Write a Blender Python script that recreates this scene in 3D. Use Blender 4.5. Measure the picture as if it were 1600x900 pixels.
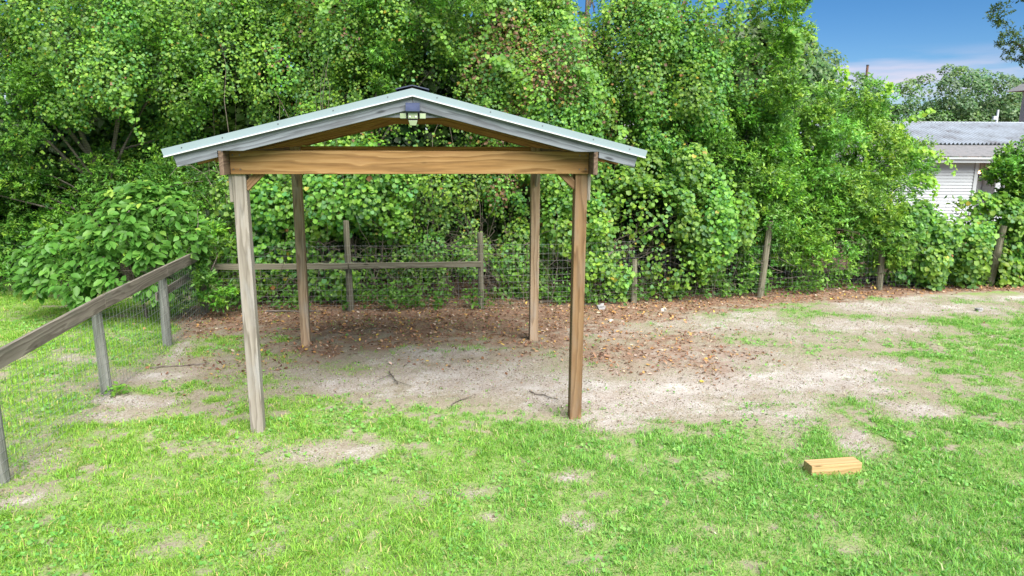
import bpy, bmesh, math
import numpy as np
from mathutils import Matrix, Vector

for o in list(bpy.data.objects): bpy.data.objects.remove(o)
sc = bpy.context.scene
COL = sc.collection
R = math.radians

# ------------------------------------------------------------------ camera
cam_d = bpy.data.cameras.new('camera'); cam = bpy.data.objects.new('camera', cam_d); COL.objects.link(cam)
cam.location = (0, 0, 3.3)
cam.rotation_mode = 'XYZ'
cam.matrix_world = Matrix.Translation((0, 0, 3.3)) @ Matrix.Rotation(R(90 - 11.88), 4, 'X') @ Matrix.Rotation(R(0.30), 4, 'Z')
cam_d.sensor_width = 36; cam_d.lens = 36 * 1120.4 / 1600
cam_d.clip_start = .05; cam_d.clip_end = 3000
sc.camera = cam

# ------------------------------------------------------------------ sky, sun, exposure
SUN_EL, SUN_AZ = 49, 155          # azimuth clockwise from +Y (view direction): behind the camera, to its right
world = bpy.data.worlds.new('World'); sc.world = world; world.use_nodes = True
wt = world.node_tree; wt.nodes.clear()
def N(t, typ, **kw):
    n = t.nodes.new(typ)
    for k, v in kw.items(): setattr(n, k, v)
    return n
sky = N(wt, 'ShaderNodeTexSky'); sky.sky_type = 'NISHITA'; sky.sun_disc = False
sky.sun_elevation = R(SUN_EL); sky.sun_rotation = R(SUN_AZ); sky.altitude = 0
sky.air_density = .7; sky.dust_density = 0.25; sky.ozone_density = 4.0
hs = N(wt, 'ShaderNodeHueSaturation'); hs.inputs['Saturation'].default_value = 1.28; hs.inputs['Value'].default_value = 1.0
wt.links.new(sky.outputs[0], hs.inputs['Color'])
tc = N(wt, 'ShaderNodeTexCoord'); sep = N(wt, 'ShaderNodeSeparateXYZ'); wt.links.new(tc.outputs['Generated'], sep.inputs[0])
mp = N(wt, 'ShaderNodeMapping'); mp.inputs['Scale'].default_value = (3.0, 3.0, 24); wt.links.new(tc.outputs['Generated'], mp.inputs[0])
cn = N(wt, 'ShaderNodeTexNoise'); cn.inputs['Scale'].default_value = 1.6; cn.inputs['Detail'].default_value = 5; cn.inputs['Roughness'].default_value = .5
wt.links.new(mp.outputs[0], cn.inputs['Vector'])
cr = N(wt, 'ShaderNodeValToRGB'); cr.color_ramp.elements[0].position = .40; cr.color_ramp.elements[1].position = .68
wt.links.new(cn.outputs['Fac'], cr.inputs[0])
er = N(wt, 'ShaderNodeValToRGB'); e = er.color_ramp.elements          # clouds lie low along the whole horizon
e[0].position = 0.0; e[0].color = (1, 1, 1, 1); e[1].position = .108; e[1].color = (0, 0, 0, 1); er.color_ramp.elements.new(.075).color = (.95, .95, .95, 1)
wt.links.new(sep.outputs['Z'], er.inputs[0])
mm = N(wt, 'ShaderNodeMath', operation='MULTIPLY'); wt.links.new(cr.outputs[0], mm.inputs[0]); wt.links.new(er.outputs[0], mm.inputs[1])
mx = N(wt, 'ShaderNodeMix', data_type='RGBA'); wt.links.new(mm.outputs[0], mx.inputs[0]); wt.links.new(hs.outputs[0], mx.inputs[6])
mx.inputs[7].default_value = (8.2, 6.9, 7.6, 1)
bg = N(wt, 'ShaderNodeBackground'); bg.inputs['Strength'].default_value = .05; wt.links.new(mx.outputs[2], bg.inputs['Color'])
wo = N(wt, 'ShaderNodeOutputWorld'); wt.links.new(bg.outputs[0], wo.inputs['Surface'])

sun_d = bpy.data.lights.new('sun', 'SUN'); sun = bpy.data.objects.new('sun', sun_d); COL.objects.link(sun)
sun_d.energy = 4.6; sun_d.angle = R(60); sun_d.color = (1, .965, .91)
az, el = R(SUN_AZ), R(SUN_EL)
sdir = Vector((math.sin(az) * math.cos(el), math.cos(az) * math.cos(el), math.sin(el)))
sun.rotation_euler = sdir.to_track_quat('Z', 'Y').to_euler()
sc.view_settings.view_transform = 'Standard'; sc.view_settings.look = 'None'
sc.view_settings.exposure = 1.3; sc.view_settings.gamma = 1
sc.cycles.max_bounces = 6; sc.cycles.diffuse_bounces = 4; sc.cycles.transparent_max_bounces = 8; sc.cycles.use_denoising = True
sc.render.film_transparent = False

# ------------------------------------------------------------------ noise
_r = np.random.default_rng(7); _lat = _r.random((256, 256))
def vnoise(x, y):
    xi = np.floor(x).astype(int); yi = np.floor(y).astype(int); fx = x - xi; fy = y - yi
    fx = fx * fx * (3 - 2 * fx); fy = fy * fy * (3 - 2 * fy)
    g = lambda a, b: _lat[a & 255, b & 255]
    return (g(xi, yi) * (1 - fx) + g(xi + 1, yi) * fx) * (1 - fy) + (g(xi, yi + 1) * (1 - fx) + g(xi + 1, yi + 1) * fx) * fy
def fbm(x, y, s=1.0, o=4):
    v = 0; a = .5; t = 0
    for i in range(o):
        v = v + a * vnoise(x * s + 17.3 * i, y * s + 9.1 * i); t += a; a *= .55; s *= 2.1
    return v / t
def sst(a, b, x):
    t = np.clip((x - a) / (b - a), 0, 1); return t * t * (3 - 2 * t)

# ------------------------------------------------------------------ ground cover layout (world metres)
FENCE = np.array([(-5.94, 13.33), (-3.12, 13.5), (-.6, 13.71), (2.49, 14.28), (5.27, 14.89), (8.2, 15.68), (11.1, 16.18), (14.0, 16.7)])
def fence_y(x): return np.interp(x, FENCE[:, 0], FENCE[:, 1])
BARE = [(-.8, 10.2, 2.0, .5, .6), # x, y, rx, ry, weight of bare sandy soil
    (-1.0, 9.4, 2.0, .75, .95), (.6, 9.3, 1.2, .8, .9), (1.5, 8.9, 1.0, .8, 1.0), (2.6, 9.3, 1.3, 1.2, .9), (3.0, 10.6, 1.6, .9, .8),
    (4.1, 9.6, 1.1, .7, 1.0), (5.2, 10.2, .9, .35, .8), (3.2, 8.3, .75, .4, .8), (3.85, 7.45, .26, .45, .85), (4.95, 8.45, .45, .3, .9), (2.2, 8.2, .5, .25, .7),
    (1.0, 8.0, .5, .3, .8), (-2.9, 7.35, .6, .3, .5), (-2.0, 7.2, .75, .3, .55), (-.85, 6.15, .2, .2, .55), (-.3, 6.28, .3, .15, .7), (.6, 6.6, .2, .12, .6),
    (.58, 5.75, .16, .2, .6), (-2.05, 5.25, .2, .16, .5), (-2.85, 5.35, .2, .18, .5), (-3.4, 5.6, .3, .1, .4), (1.7, 5.6, .3, .15, .4), (2.9, 5.4, .3, .12, .45), (3.6, 5.8, .25, .2, .4), (2.0, 6.6, .3, .15, .4), (-.2, 5.8, .16, .12, .5), (-4.9, 9.6, .55, .35, .7), (-4.8, 8.6, .5, .2, .8), (-4.75, 8.1, .45, .2, .6),
    (-5.2, 10.6, .3, .6, .9), (-4.9, 6.9, .3, .4, .6), (-4.55, 6.1, .3, .2, .5), (-5.7, 9.8, .3, .2, .5), (-6.6, 10.4, .6, .25, .5),
    (6.0, 12.6, 1.4, .7, .75), (8.2, 13.9, 2.2, .7, .9), (4.2, 12.6, 2.0, 1.0, .8), (1.8, 12.0, 1.2, .9, .8), (10.5, 14.9, 2.5, .5, .8), (6.6, 9.2, .4, .2, .5), (5.6, 7.3, .3, .15, .4), (1.35, 8.0, .3, .2, .7)]
def cover(x, y):
    n1 = fbm(x, y, 1.3, 5); n2 = fbm(x + 40, y + 13, 4.2, 4); n3 = fbm(x + 90, y - 31, .5, 3)
    b = np.zeros_like(x)
    for cx, cy, rx, ry, w in BARE:
        d = np.sqrt(((x - cx) / rx) ** 2 + ((y - cy) / ry) ** 2)
        b = np.maximum(b, w * np.exp(-.75 * np.maximum(0, d + (n1 - .5) * 1.5) ** 2))
    n4 = fbm(x + 7, y + 55, 11, 3)
    b = np.clip(b * 1.25 + (n2 - .5) * 1.2 * sst(.05, .5, b) + (n4 - .5) * .7 * sst(.05, .5, b) - .12, 0, 1)
    fy = fence_y(np.clip(x, -5.94, 14))
    dist = fy - y                                              # metres in front of the back fence
    wid = np.interp(x, [-6.5, -5.2, -3, 0, 1.2, 2.6, 5, 9, 14], [.6, 2.0, 3.3, 3.5, 2.8, 1.7, 1.0, .75, .7])
    lit = (1 - sst(.6, 1.15, dist / wid + (n1 - .5) * .9 + (n2 - .5) * .3)) * (x > -6.3)
    brown = np.maximum(0, 1 - sst(.5, 1.3, np.sqrt(((x - 2.2) / 1.9) ** 2 + ((y - 11.0) / 1.6) ** 2) + (n1 - .5))) * .75   # thinner litter drifted to the right
    brown = np.maximum(brown, .45 * (1 - sst(.5, 1.3, np.sqrt(((x + 4.2) / 1.2) ** 2 + ((y - 10.6) / 1.4) ** 2) + (n1 - .5))))
    brown = np.maximum(brown, .5 * (1 - sst(.5, 1.3, np.sqrt(((x - 1.4) / 3.2) ** 2 + ((y - 11.8) / .9) ** 2) + (n1 - .5))))
    lit = np.clip(np.maximum(lit, brown), 0, 1)
    under = sst(-.5, .2, y - fy) * (x > -6.2)                  # beyond the fence, under the trees
    lit = np.maximum(lit, under)
    n5 = fbm(x + 61, y + 29, .75, 4)
    g = sst(.30, .62, n1 * .35 + n2 * .35 + n4 * .15 + n5 * .3 - .02 + .16 * sst(0, 2.5, 8.2 - y)) * (1 - b) ** 1.3 * (1 - .93 * sst(.2, .75, lit))
    worn = np.zeros_like(x)
    for cx, cy, rx, ry, w in ((-1.0, 10.6, 2.4, .8, .82), (-.7, 9.2, 2.6, 1.0, .68), (2.2, 9.7, 2.3, 1.9, .68), (5.0, 11.4, 2.6, 1.9, .50), (8.6, 14.1, 3.0, .7, .6), (-5.0, 9.2, .8, 2.0, .36), (-2.6, 7.3, 1.7, .5, .33), (-4.8, 6.6, .5, .8, .35), (4.2, 8.6, 1.6, .9, .42)):
        worn = np.maximum(worn, w * np.exp(-(((x - cx) / rx) ** 2 + ((y - cy) / ry) ** 2)))
    g = g * np.clip(1.15 - .2 * sst(6.5, 9, y) - worn * 1.3 + (n2 - .5) * 1.5 + (n4 - .5) * 2.3 + (n1 - .5) * .5, .05, 1)
    b = np.maximum(b * .85, .9 * sst(.42, 1.0, worn + (n1 - .5) * .9 + (n2 - .5) * .8 + (n4 - .5) * .5)) * (1 - .65 * g)
    lit = lit * np.clip(.75 + (n2 - .5) * 1.6 + (n4 - .5) * 1.4 + .5 * sst(.7, 0, dist / wid) + under, 0, 1)
    g = g * (1 - .7 * np.exp(-(((x + .4) / 2.6) ** 2 + ((y - 10.1) / .8) ** 2)))
    return b, lit, np.clip(np.maximum(g, .05 * (n2 > .5) * (lit < .5)), 0, 1), n3
def gz(x, y):
    return (fbm(x + 5, y + 3, .35, 3) - .5) * .05 + (fbm(x, y, 3.0, 3) - .5) * .035

# ------------------------------------------------------------------ materials
MAT = {}
def new_mat(name):
    m = bpy.data.materials.new(name); m.use_nodes = True; t = m.node_tree; t.nodes.clear()
    out = N(t, 'ShaderNodeOutputMaterial'); p = N(t, 'ShaderNodeBsdfPrincipled'); t.links.new(p.outputs[0], out.inputs['Surface'])
    MAT[name] = m
    return m, t, p, out
def ramp(t, src, stops):
    r = N(t, 'ShaderNodeValToRGB'); el = r.color_ramp.elements
    while len(el) < len(stops): el.new(.5)
    for i, (p, c) in enumerate(stops): el[i].position = p; el[i].color = (*c, 1) if len(c) == 3 else c
    t.links.new(src, r.inputs[0]); return r.outputs[0]
def noise(t, vec, scale, detail=4, rough=.55, dist=0):
    n = N(t, 'ShaderNodeTexNoise'); n.inputs['Scale'].default_value = scale; n.inputs['Detail'].default_value = detail
    n.inputs['Roughness'].default_value = rough; n.inputs['Distortion'].default_value = dist
    if vec: t.links.new(vec, n.inputs['Vector'])
    return n.outputs['Fac']
def mixc(t, fac, a, b, mode='MIX'):
    m = N(t, 'ShaderNodeMix', data_type='RGBA', blend_type=mode)
    for s, v in ((0, fac), (6, a), (7, b)):
        if isinstance(v, (int, float)): m.inputs[s].default_value = v
        elif isinstance(v, tuple): m.inputs[s].default_value = (*v, 1)
        else: t.links.new(v, m.inputs[s])
    return m.outputs[2]
def bump(t, p, h, strength=.3, dist=.01):
    b = N(t, 'ShaderNodeBump'); b.inputs['Strength'].default_value = strength; b.inputs['Distance'].default_value = dist
    t.links.new(h, b.inputs['Height']); t.links.new(b.outputs[0], p.inputs['Normal'])
def objcoord(t, scale=(1, 1, 1), jitter=True):
    c = N(t, 'ShaderNodeTexCoord'); v = c.outputs['Object']
    if jitter:
        oi = N(t, 'ShaderNodeObjectInfo'); k = N(t, 'ShaderNodeVectorMath', operation='SCALE'); k.inputs[0].default_value = (13.7, .31, .23)
        t.links.new(oi.outputs['Random'], k.inputs['Scale'])
        a = N(t, 'ShaderNodeVectorMath', operation='ADD'); t.links.new(v, a.inputs[0]); t.links.new(k.outputs[0], a.inputs[1]); v = a.outputs[0]
    m = N(t, 'ShaderNodeMapping'); m.inputs['Scale'].default_value = scale; t.links.new(v, m.inputs[0]); return m.outputs[0]

def wood_mat(name, lo, mid, hi, stain, stain_amt=.5, rings=7, rough=.8):
    """boards run along their local X; growth rings become long cathedral figures"""
    m, t, p, o = new_mat(name)
    v = objcoord(t, (.11, 1, 1)); wob = noise(t, v, 7, 3, .5)
    vv = N(t, 'ShaderNodeVectorMath', operation='MULTIPLY_ADD'); k = N(t, 'ShaderNodeCombineXYZ')
    for i in range(3): t.links.new(wob, k.inputs[i])
    t.links.new(k.outputs[0], vv.inputs[0]); vv.inputs[1].default_value = (.0, .16, .13); t.links.new(v, vv.inputs[2])
    w = N(t, 'ShaderNodeTexWave', wave_type='RINGS', rings_direction='X', wave_profile='SAW'); w.inputs['Scale'].default_value = rings
    w.inputs['Distortion'].default_value = 1.2; w.inputs['Detail'].default_value = 2; w.inputs['Detail Scale'].default_value = 1.5
    t.links.new(vv.outputs[0], w.inputs['Vector'])
    fine = noise(t, objcoord(t, (2.0, 55, 55)), 1.6, 4, .6)
    c = ramp(t, w.outputs['Fac'], [(.0, hi), (.5, mid), (.86, tuple(q * .72 for q in lo)), (1, mid)])
    c = mixc(t, .35, c, ramp(t, fine, [(.3, lo), (.7, hi)]))
    blotch = noise(t, objcoord(t, (.8, 3, 3)), 2.2, 5, .6)
    c = mixc(t, ramp(t, blotch, [(.5, (0, 0, 0)), (.72, (stain_amt,) * 3)]), c, stain)
    vo = N(t, 'ShaderNodeTexVoronoi'); vo.inputs['Scale'].default_value = 1.0; t.links.new(objcoord(t, (1.7, 6, 6)), vo.inputs['Vector'])
    c = mixc(t, ramp(t, vo.outputs['Distance'], [(.06, (.85,) * 3), (.12, (0, 0, 0))]), c, tuple(x * .35 for x in lo))
    t.links.new(c, p.inputs['Base Color']); p.inputs['Roughness'].default_value = rough; p.inputs['Specular IOR Level'].default_value = .25
    bump(t, p, fine, .35, .004)
    return m
wood_mat('wood_beam', (0.174, 0.085, 0.027), (0.278, 0.15, 0.051), (0.362, 0.219, 0.093), (0.209, 0.105, 0.046), .5)
wood_mat('wood_post', (0.132, 0.072, 0.032), (0.2, 0.115, 0.054), (0.253, 0.157, 0.083), (0.192, 0.145, 0.101), .6)
wood_mat('wood_post_rear_lifted', (0.227, 0.147, 0.084), (0.344, 0.236, 0.14), (0.433, 0.323, 0.214), (0.329, 0.299, 0.26), .6)  # greyer wood, also brightened to make up for dimmer light at the back
wood_mat('wood_post_grey', (0.168, 0.143, 0.11), (0.26, 0.228, 0.186), (0.323, 0.287, 0.247), (0.293, 0.284, 0.273), .7)
wood_mat('wood_grey', (0.111, 0.118, 0.131), (0.184, 0.197, 0.22), (0.239, 0.259, 0.287), (0.078, 0.07, 0.073), .75)
wood_mat('wood_inner', (0.216, 0.103, 0.032), (0.324, 0.162, 0.054), (0.41, 0.216, 0.081), (0.238, 0.119, 0.043), .5)
wood_mat('wood_end', (0.098, 0.06, 0.042), (0.14, 0.093, 0.062), (0.189, 0.132, 0.092), (0.077, 0.056, 0.042), .6)
wood_mat('wood_fence', (0.124, 0.103, 0.082), (0.196, 0.17, 0.139), (0.279, 0.247, 0.206), (0.103, 0.103, 0.082), .7)
wood_mat('wood_fence_post', (0.137, 0.137, 0.119), (0.194, 0.198, 0.173), (0.252, 0.256, 0.23), (0.094, 0.108, 0.079), .6)
wood_mat('wood_back_post', (0.116, 0.102, 0.066), (0.178, 0.161, 0.112), (0.241, 0.224, 0.161), (0.081, 0.089, 0.054), .6)
wood_mat('wood_fresh', (0.356, 0.227, 0.091), (0.441, 0.298, 0.135), (0.492, 0.356, 0.188), (0.388, 0.26, 0.13), .3)
wood_mat('bark', (.08, .065, .05), (.15, .12, .1), (.22, .19, .16), (.1, .11, .07), .6)

def plain(name, col, rough=.5, metal=0, spec=.5, var=.12, scale=6, bmp=0):
    m, t, p, o = new_mat(name)
    n = noise(t, objcoord(t), scale, 4)
    a = tuple(min(1, x * (1 - var)) for x in col); b = tuple(min(1, x * (1 + var)) for x in col)
    t.links.new(ramp(t, n, [(.3, a), (.7, b)]), p.inputs['Base Color'])
    p.inputs['Roughness'].default_value = rough; p.inputs['Metallic'].default_value = metal; p.inputs['Specular IOR Level'].default_value = spec
    if bmp: bump(t, p, n, bmp, .01)
    return m
plain('trim_metal', (.215, .275, .29), .38, 0, .5, .04, 2)
plain('trim_lip', (.55, .56, .57), .4, 0, .5, .02)
plain('roof_dark', (.05, .06, .10), .45, .3, .5, .2, 4)
plain('wire', (.3, .31, .3), .5, .5, .5, .1)
plain('lamp_panel', (.04, .05, .09), .25, 0, .5, .2, 9)
plain('lamp_black', (.03, .03, .035), .5)
plain('lamp_lens', (.30, .36, .22), .3, 0, .6, .05)
plain('led_white', (.85, .85, .8), .3)
plain('nail', (.16, .16, .17), .4, .8)
plain('siding', (.42, .45, .46), .55, 0, .4, .05, 1.5)
plain('house_trim', (.40, .43, .435), .5, 0, .4, .05, 3)
plain('brick_patch', (.45, .2, .1), .8)
plain('glass_dark', (.03, .04, .045), .08)
plain('stone', (.5, .47, .42), .85, 0, .3, .25, 30, .5)
plain('stone_grey', (.26, .26, .25), .9, 0, .3, .25, 30, .5)
plain('pole_wood', (.16, .09, .06), .85, 0, .2, .2, 8)
m, t, p, o = new_mat('shingle')
v = objcoord(t, (1, 1, 1), False); n = noise(t, v, 5, 5, .7); n2 = noise(t, v, 60, 2)
t.links.new(mixc(t, .4, ramp(t, n, [(.35, (.10, .10, .10)), (.55, (.2, .195, .2)), (.7, (.17, .12, .1))]), ramp(t, n2, [(.3, (.08,) * 3), (.7, (.3,) * 3)])), p.inputs['Base Color']); p.inputs['Roughness'].default_value = .9
m, t, p, o = new_mat('roof_galv')
v = objcoord(t, (1, 1, 1), False); n = noise(t, v, 1.3, 5, .65)
t.links.new(ramp(t, n, [(.42, (.42, .46, .50)), (.6, (.32, .34, .36)), (.72, (.16, .13, .12))]), p.inputs['Base Color']); p.inputs['Roughness'].default_value = .45; p.inputs['Metallic'].default_value = .1
m, t, p, o = new_mat('bulb'); p.inputs['Base Color'].default_value = (1, .7, .4, 1); p.inputs['Emission Color'].default_value = (1, .55, .22, 1); p.inputs['Emission Strength'].default_value = 6

def leaf_mat(name, transl=.45, rough=.42, spec=.35):
    m, t, p, o = new_mat(name)
    a = N(t, 'ShaderNodeAttribute', attribute_name='tint')
    t.links.new(a.outputs['Color'], p.inputs['Base Color']); p.inputs['Roughness'].default_value = rough; p.inputs['Specular IOR Level'].default_value = spec
    tr = N(t, 'ShaderNodeBsdfTranslucent')
    t.links.new(mixc(t, 1.0, a.outputs['Color'], (1.25, 1.25, .6), 'MULTIPLY'), tr.inputs['Color'])
    ms = N(t, 'ShaderNodeMixShader'); ms.inputs[0].default_value = transl
    t.links.new(p.outputs[0], ms.inputs[1]); t.links.new(tr.outputs[0], ms.inputs[2]); t.links.new(ms.outputs[0], o.inputs['Surface'])
leaf_mat('leaf'); leaf_mat('leaf_glossy', .36, .38, .4); leaf_mat('grass_blade', .4, .5, .25); leaf_mat('dead_leaf', .15, .8, .15)
m, t, p, o = new_mat('leaf_broad')
oi = N(t, 'ShaderNodeObjectInfo')
c = ramp(t, oi.outputs['Random'], [(0, (.075, .20, .03)), (.5, (.11, .27, .045)), (.85, (.16, .34, .06)), (1, (.3, .42, .06))])
t.links.new(c, p.inputs['Base Color']); p.inputs['Roughness'].default_value = .45; p.inputs['Specular IOR Level'].default_value = .35
tr = N(t, 'ShaderNodeBsdfTranslucent'); t.links.new(c, tr.inputs['Color']); ms = N(t, 'ShaderNodeMixShader'); ms.inputs[0].default_value = .33
t.links.new(p.outputs[0], ms.inputs[1]); t.links.new(tr.outputs[0], ms.inputs[2]); t.links.new(ms.outputs[0], o.inputs['Surface'])

# ground: soil, sand, litter and the green thatch between the blades
m, t, p, o = new_mat('ground')
at = N(t, 'ShaderNodeAttribute', attribute_name='cover'); sp = N(t, 'ShaderNodeSeparateColor'); t.links.new(at.outputs['Color'], sp.inputs[0])
c = N(t, 'ShaderNodeTexCoord').outputs['Object']
nf = noise(t, c, 45, 5, .7); nm = noise(t, c, 7, 5, .65); nl = noise(t, c, 1.1, 4, .55); grit = noise(t, c, 160, 2, .6)
sand = mixc(t, .6, ramp(t, nl, [(.36, (.24, .195, .16)), (.5, (.33, .30, .265)), (.62, (.60, .59, .57))]), ramp(t, nf, [(.32, (.18, .145, .115)), (.5, (.37, .335, .295)), (.7, (.66, .645, .62))]))
sand = mixc(t, ramp(t, noise(t, c, 2.3, 6, .7), [(.42, (0, 0, 0)), (.64, (.68,) * 3)]), sand, ramp(t, nf, [(.3, (.15, .108, .08)), (.7, (.36, .29, .235))]))
sand = mixc(t, .22, sand, ramp(t, grit, [(.3, (.12, .1, .09)), (.7, (.75, .71, .66))]))
soil = mixc(t, .5, ramp(t, nm, [(.3, (.22, .185, .13)), (.7, (.33, .29, .225))]), ramp(t, nf, [(.3, (.12, .10, .065)), (.7, (.40, .36, .28))]))
litc = mixc(t, .6, ramp(t, nm, [(.3, (.14, .095, .068)), (.55, (.24, .17, .125)), (.75, (.33, .255, .2))]), ramp(t, nf, [(.3, (.08, .05, .035)), (.55, (.26, .155, .10)), (.75, (.5, .38, .28))]))
grn = mixc(t, .6, ramp(t, nm, [(.3, (.13, .25, .04)), (.7, (.22, .33, .07))]), ramp(t, nf, [(.3, (.08, .15, .03)), (.55, (.19, .32, .06)), (.75, (.32, .38, .15))]))
def edge(w, amt=.55):
    a = N(t, 'ShaderNodeMath', operation='SUBTRACT'); t.links.new(nf, a.inputs[0]); a.inputs[1].default_value = .5
    b = N(t, 'ShaderNodeMath', operation='MULTIPLY_ADD'); t.links.new(a.outputs[0], b.inputs[0]); b.inputs[1].default_value = amt * 2; t.links.new(w, b.inputs[2])
    r = N(t, 'ShaderNodeMapRange', interpolation_type='SMOOTHSTEP'); r.inputs['From Min'].default_value = .12; r.inputs['From Max'].default_value = .9
    t.links.new(b.outputs[0], r.inputs['Value']); return r.outputs[0]
base = mixc(t, edge(sp.outputs['Blue'], .8), soil, mixc(t, .25, grn, soil))
base = mixc(t, edge(sp.outputs['Red']), base, sand)
base = mixc(t, edge(sp.outputs['Green']), base, litc)
t.links.new(base, p.inputs['Base Color']); p.inputs['Roughness'].default_value = .95; p.inputs['Specular IOR Level'].default_value = .1
hh = N(t, 'ShaderNodeMath', operation='ADD'); t.links.new(nf, hh.inputs[0]); t.links.new(nm, hh.inputs[1]); bump(t, p, hh.outputs[0], .5, .03)

# ------------------------------------------------------------------ helpers
def tag(o, label=None, cat=None, group=None, kind=None):
    for k, v in (('label', label), ('category', cat), ('group', group), ('kind', kind)):
        if v: o[k] = v
    return o
def empty(name, loc=(0, 0, 0), rz=0):
    o = bpy.data.objects.new(name, None); COL.objects.link(o); o.location = loc; o.rotation_euler = (0, 0, rz); o.empty_display_size = .2; return o
def mesh_np(name, verts, faces_flat, loop_tot, mat, parent=None, tint=None, smooth=False, attr='tint'):
    me = bpy.data.meshes.new(name); nv = len(verts); nl = len(faces_flat); nf = len(loop_tot)
    me.vertices.add(nv); me.vertices.foreach_set('co', np.ascontiguousarray(verts, np.float32).ravel())
    me.loops.add(nl); me.loops.foreach_set('vertex_index', np.ascontiguousarray(faces_flat, np.int32))
    me.polygons.add(nf); st = np.concatenate([[0], np.cumsum(loop_tot)[:-1]]).astype(np.int32)
    me.polygons.foreach_set('loop_start', st); me.polygons.foreach_set('loop_total', np.asarray(loop_tot, np.int32))
    if smooth: me.polygons.foreach_set('use_smooth', np.ones(nf, bool))
    me.update(calc_edges=True)
    if tint is not None:
        a = me.attributes.new(attr, 'FLOAT_COLOR', 'POINT'); c = np.ones((nv, 4), np.float32); c[:, :3] = tint; a.data.foreach_set('color', c.ravel())
    me.materials.append(MAT[mat])
    o = bpy.data.objects.new(name, me); COL.objects.link(o)
    if parent: o.parent = parent
    return o
def bm_obj(name, bm, mat, parent=None, smooth=False):
    me = bpy.data.meshes.new(name); bm.normal_update(); bm.to_mesh(me); bm.free()
    if smooth:
        for f in me.polygons: f.use_smooth = True
    me.materials.append(MAT[mat]); o = bpy.data.objects.new(name, me); COL.objects.link(o)
    if parent: o.parent = parent
    return o
def basis(xd, up):
    x = Vector(xd).normalized(); y = Vector(up).cross(x).normalized(); z = x.cross(y)
    return Matrix((x, y, z)).transposed().to_4x4()
def board(name, p0, p1, w, h, mat, parent=None, up=(0, 0, 1), bev=.004):
    """box from p0 to p1 (centre line), w across, h along up; local X runs along the board"""
    p0, p1 = Vector(p0), Vector(p1); L = (p1 - p0).length; bm = bmesh.new(); bmesh.ops.create_cube(bm, size=1)
    for v in bm.verts: v.co = (v.co.x * L, v.co.y * w, v.co.z * h)
    if bev: bmesh.ops.bevel(bm, geom=bm.edges[:], offset=bev, segments=1, affect='EDGES')
    o = bm_obj(name, bm, mat, parent); o.matrix_local = Matrix.Translation((p0 + p1) / 2) @ basis(p1 - p0, up); return o
def prism(name, poly, th, M, mat, parent=None, bev=.003):
    """polygon in local (x, z), extruded th along local y, centred"""
    bm = bmesh.new(); a = [bm.verts.new((x, -th / 2, z)) for x, z in poly]; b = [bm.verts.new((x, th / 2, z)) for x, z in poly]
    bm.faces.new(a); bm.faces.new(b[::-1]); n = len(poly)
    for i in range(n): bm.faces.new((a[i], b[i], b[(i + 1) % n], a[(i + 1) % n]))
    bmesh.ops.recalc_face_normals(bm, faces=bm.faces[:])
    if bev: bmesh.ops.bevel(bm, geom=bm.edges[:], offset=bev, segments=1, affect='EDGES')
    o = bm_obj(name, bm, mat, parent); o.matrix_local = M; return o
def round_post(name, p, h, r, mat, parent, lean=(0, 0), seed=0):
    """round post; local X along its length so the grain runs up"""
    rg = np.random.default_rng(seed); bm = bmesh.new(); ns, nr = 12, 7; rows = []
    ph = rg.random(3) * 6
    for i in range(nr):
        f = i / (nr - 1); rows.append([bm.verts.new((f * h, r * (1 - .1 * f) * (1 + .06 * math.sin(2 * a + ph[0] + f * 2)) * math.cos(a), r * (1 - .1 * f) * (1 + .05 * math.sin(3 * a + ph[1])) * math.sin(a)))
                                       for a in np.linspace(0, 2 * math.pi, ns, endpoint=False)])
    for i in range(nr - 1):
        for j in range(ns): bm.faces.new((rows[i][j], rows[i][(j + 1) % ns], rows[i + 1][(j + 1) % ns], rows[i + 1][j]))
    bm.faces.new(rows[-1]); bm.faces.new(rows[0][::-1])
    o = bm_obj(name, bm, mat, parent); d = Vector((lean[0], lean[1], h))
    o.matrix_local = Matrix.Translation(Vector(p)) @ basis(d, (0, -1, 0)); return o
def tubes(name, paths, radii, mat, parent=None, sides=4, tint=None):
    """paths: list of (k,3) arrays; radii: matching arrays or floats"""
    V, F, off = [], [], 0
    ang = np.linspace(0, 2 * np.pi, sides, endpoint=False)
    for P, r in zip(paths, radii):
        P = np.asarray(P, float); k = len(P); T = np.gradient(P, axis=0); T /= np.linalg.norm(T, axis=1)[:, None] + 1e-9
        ref = np.where(np.abs(T[:, [2]]) > .85, np.array([[1., 0, 0]]), np.array([[0, 0, 1.]]))
        A = np.cross(T, ref); A /= np.linalg.norm(A, axis=1)[:, None] + 1e-9; B = np.cross(T, A); r = np.broadcast_to(np.asarray(r, float), (k,))
        ring = P[:, None] + (A[:, None] * np.cos(ang)[None, :, None] + B[:, None] * np.sin(ang)[None, :, None]) * r[:, None, None]
        V.append(ring.reshape(-1, 3)); i = np.arange(k - 1)[:, None] * sides; j = np.arange(sides)[None]; j2 = (j + 1) % sides
        F.append((np.stack([i + j, i + j2, i + sides + j2, i + sides + j], -1).reshape(-1, 4) + off)); off += k * sides
    V = np.concatenate(V); F = np.concatenate(F)
    return mesh_np(name, V, F.ravel(), np.full(len(F), 4), mat, parent, smooth=True)

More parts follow.
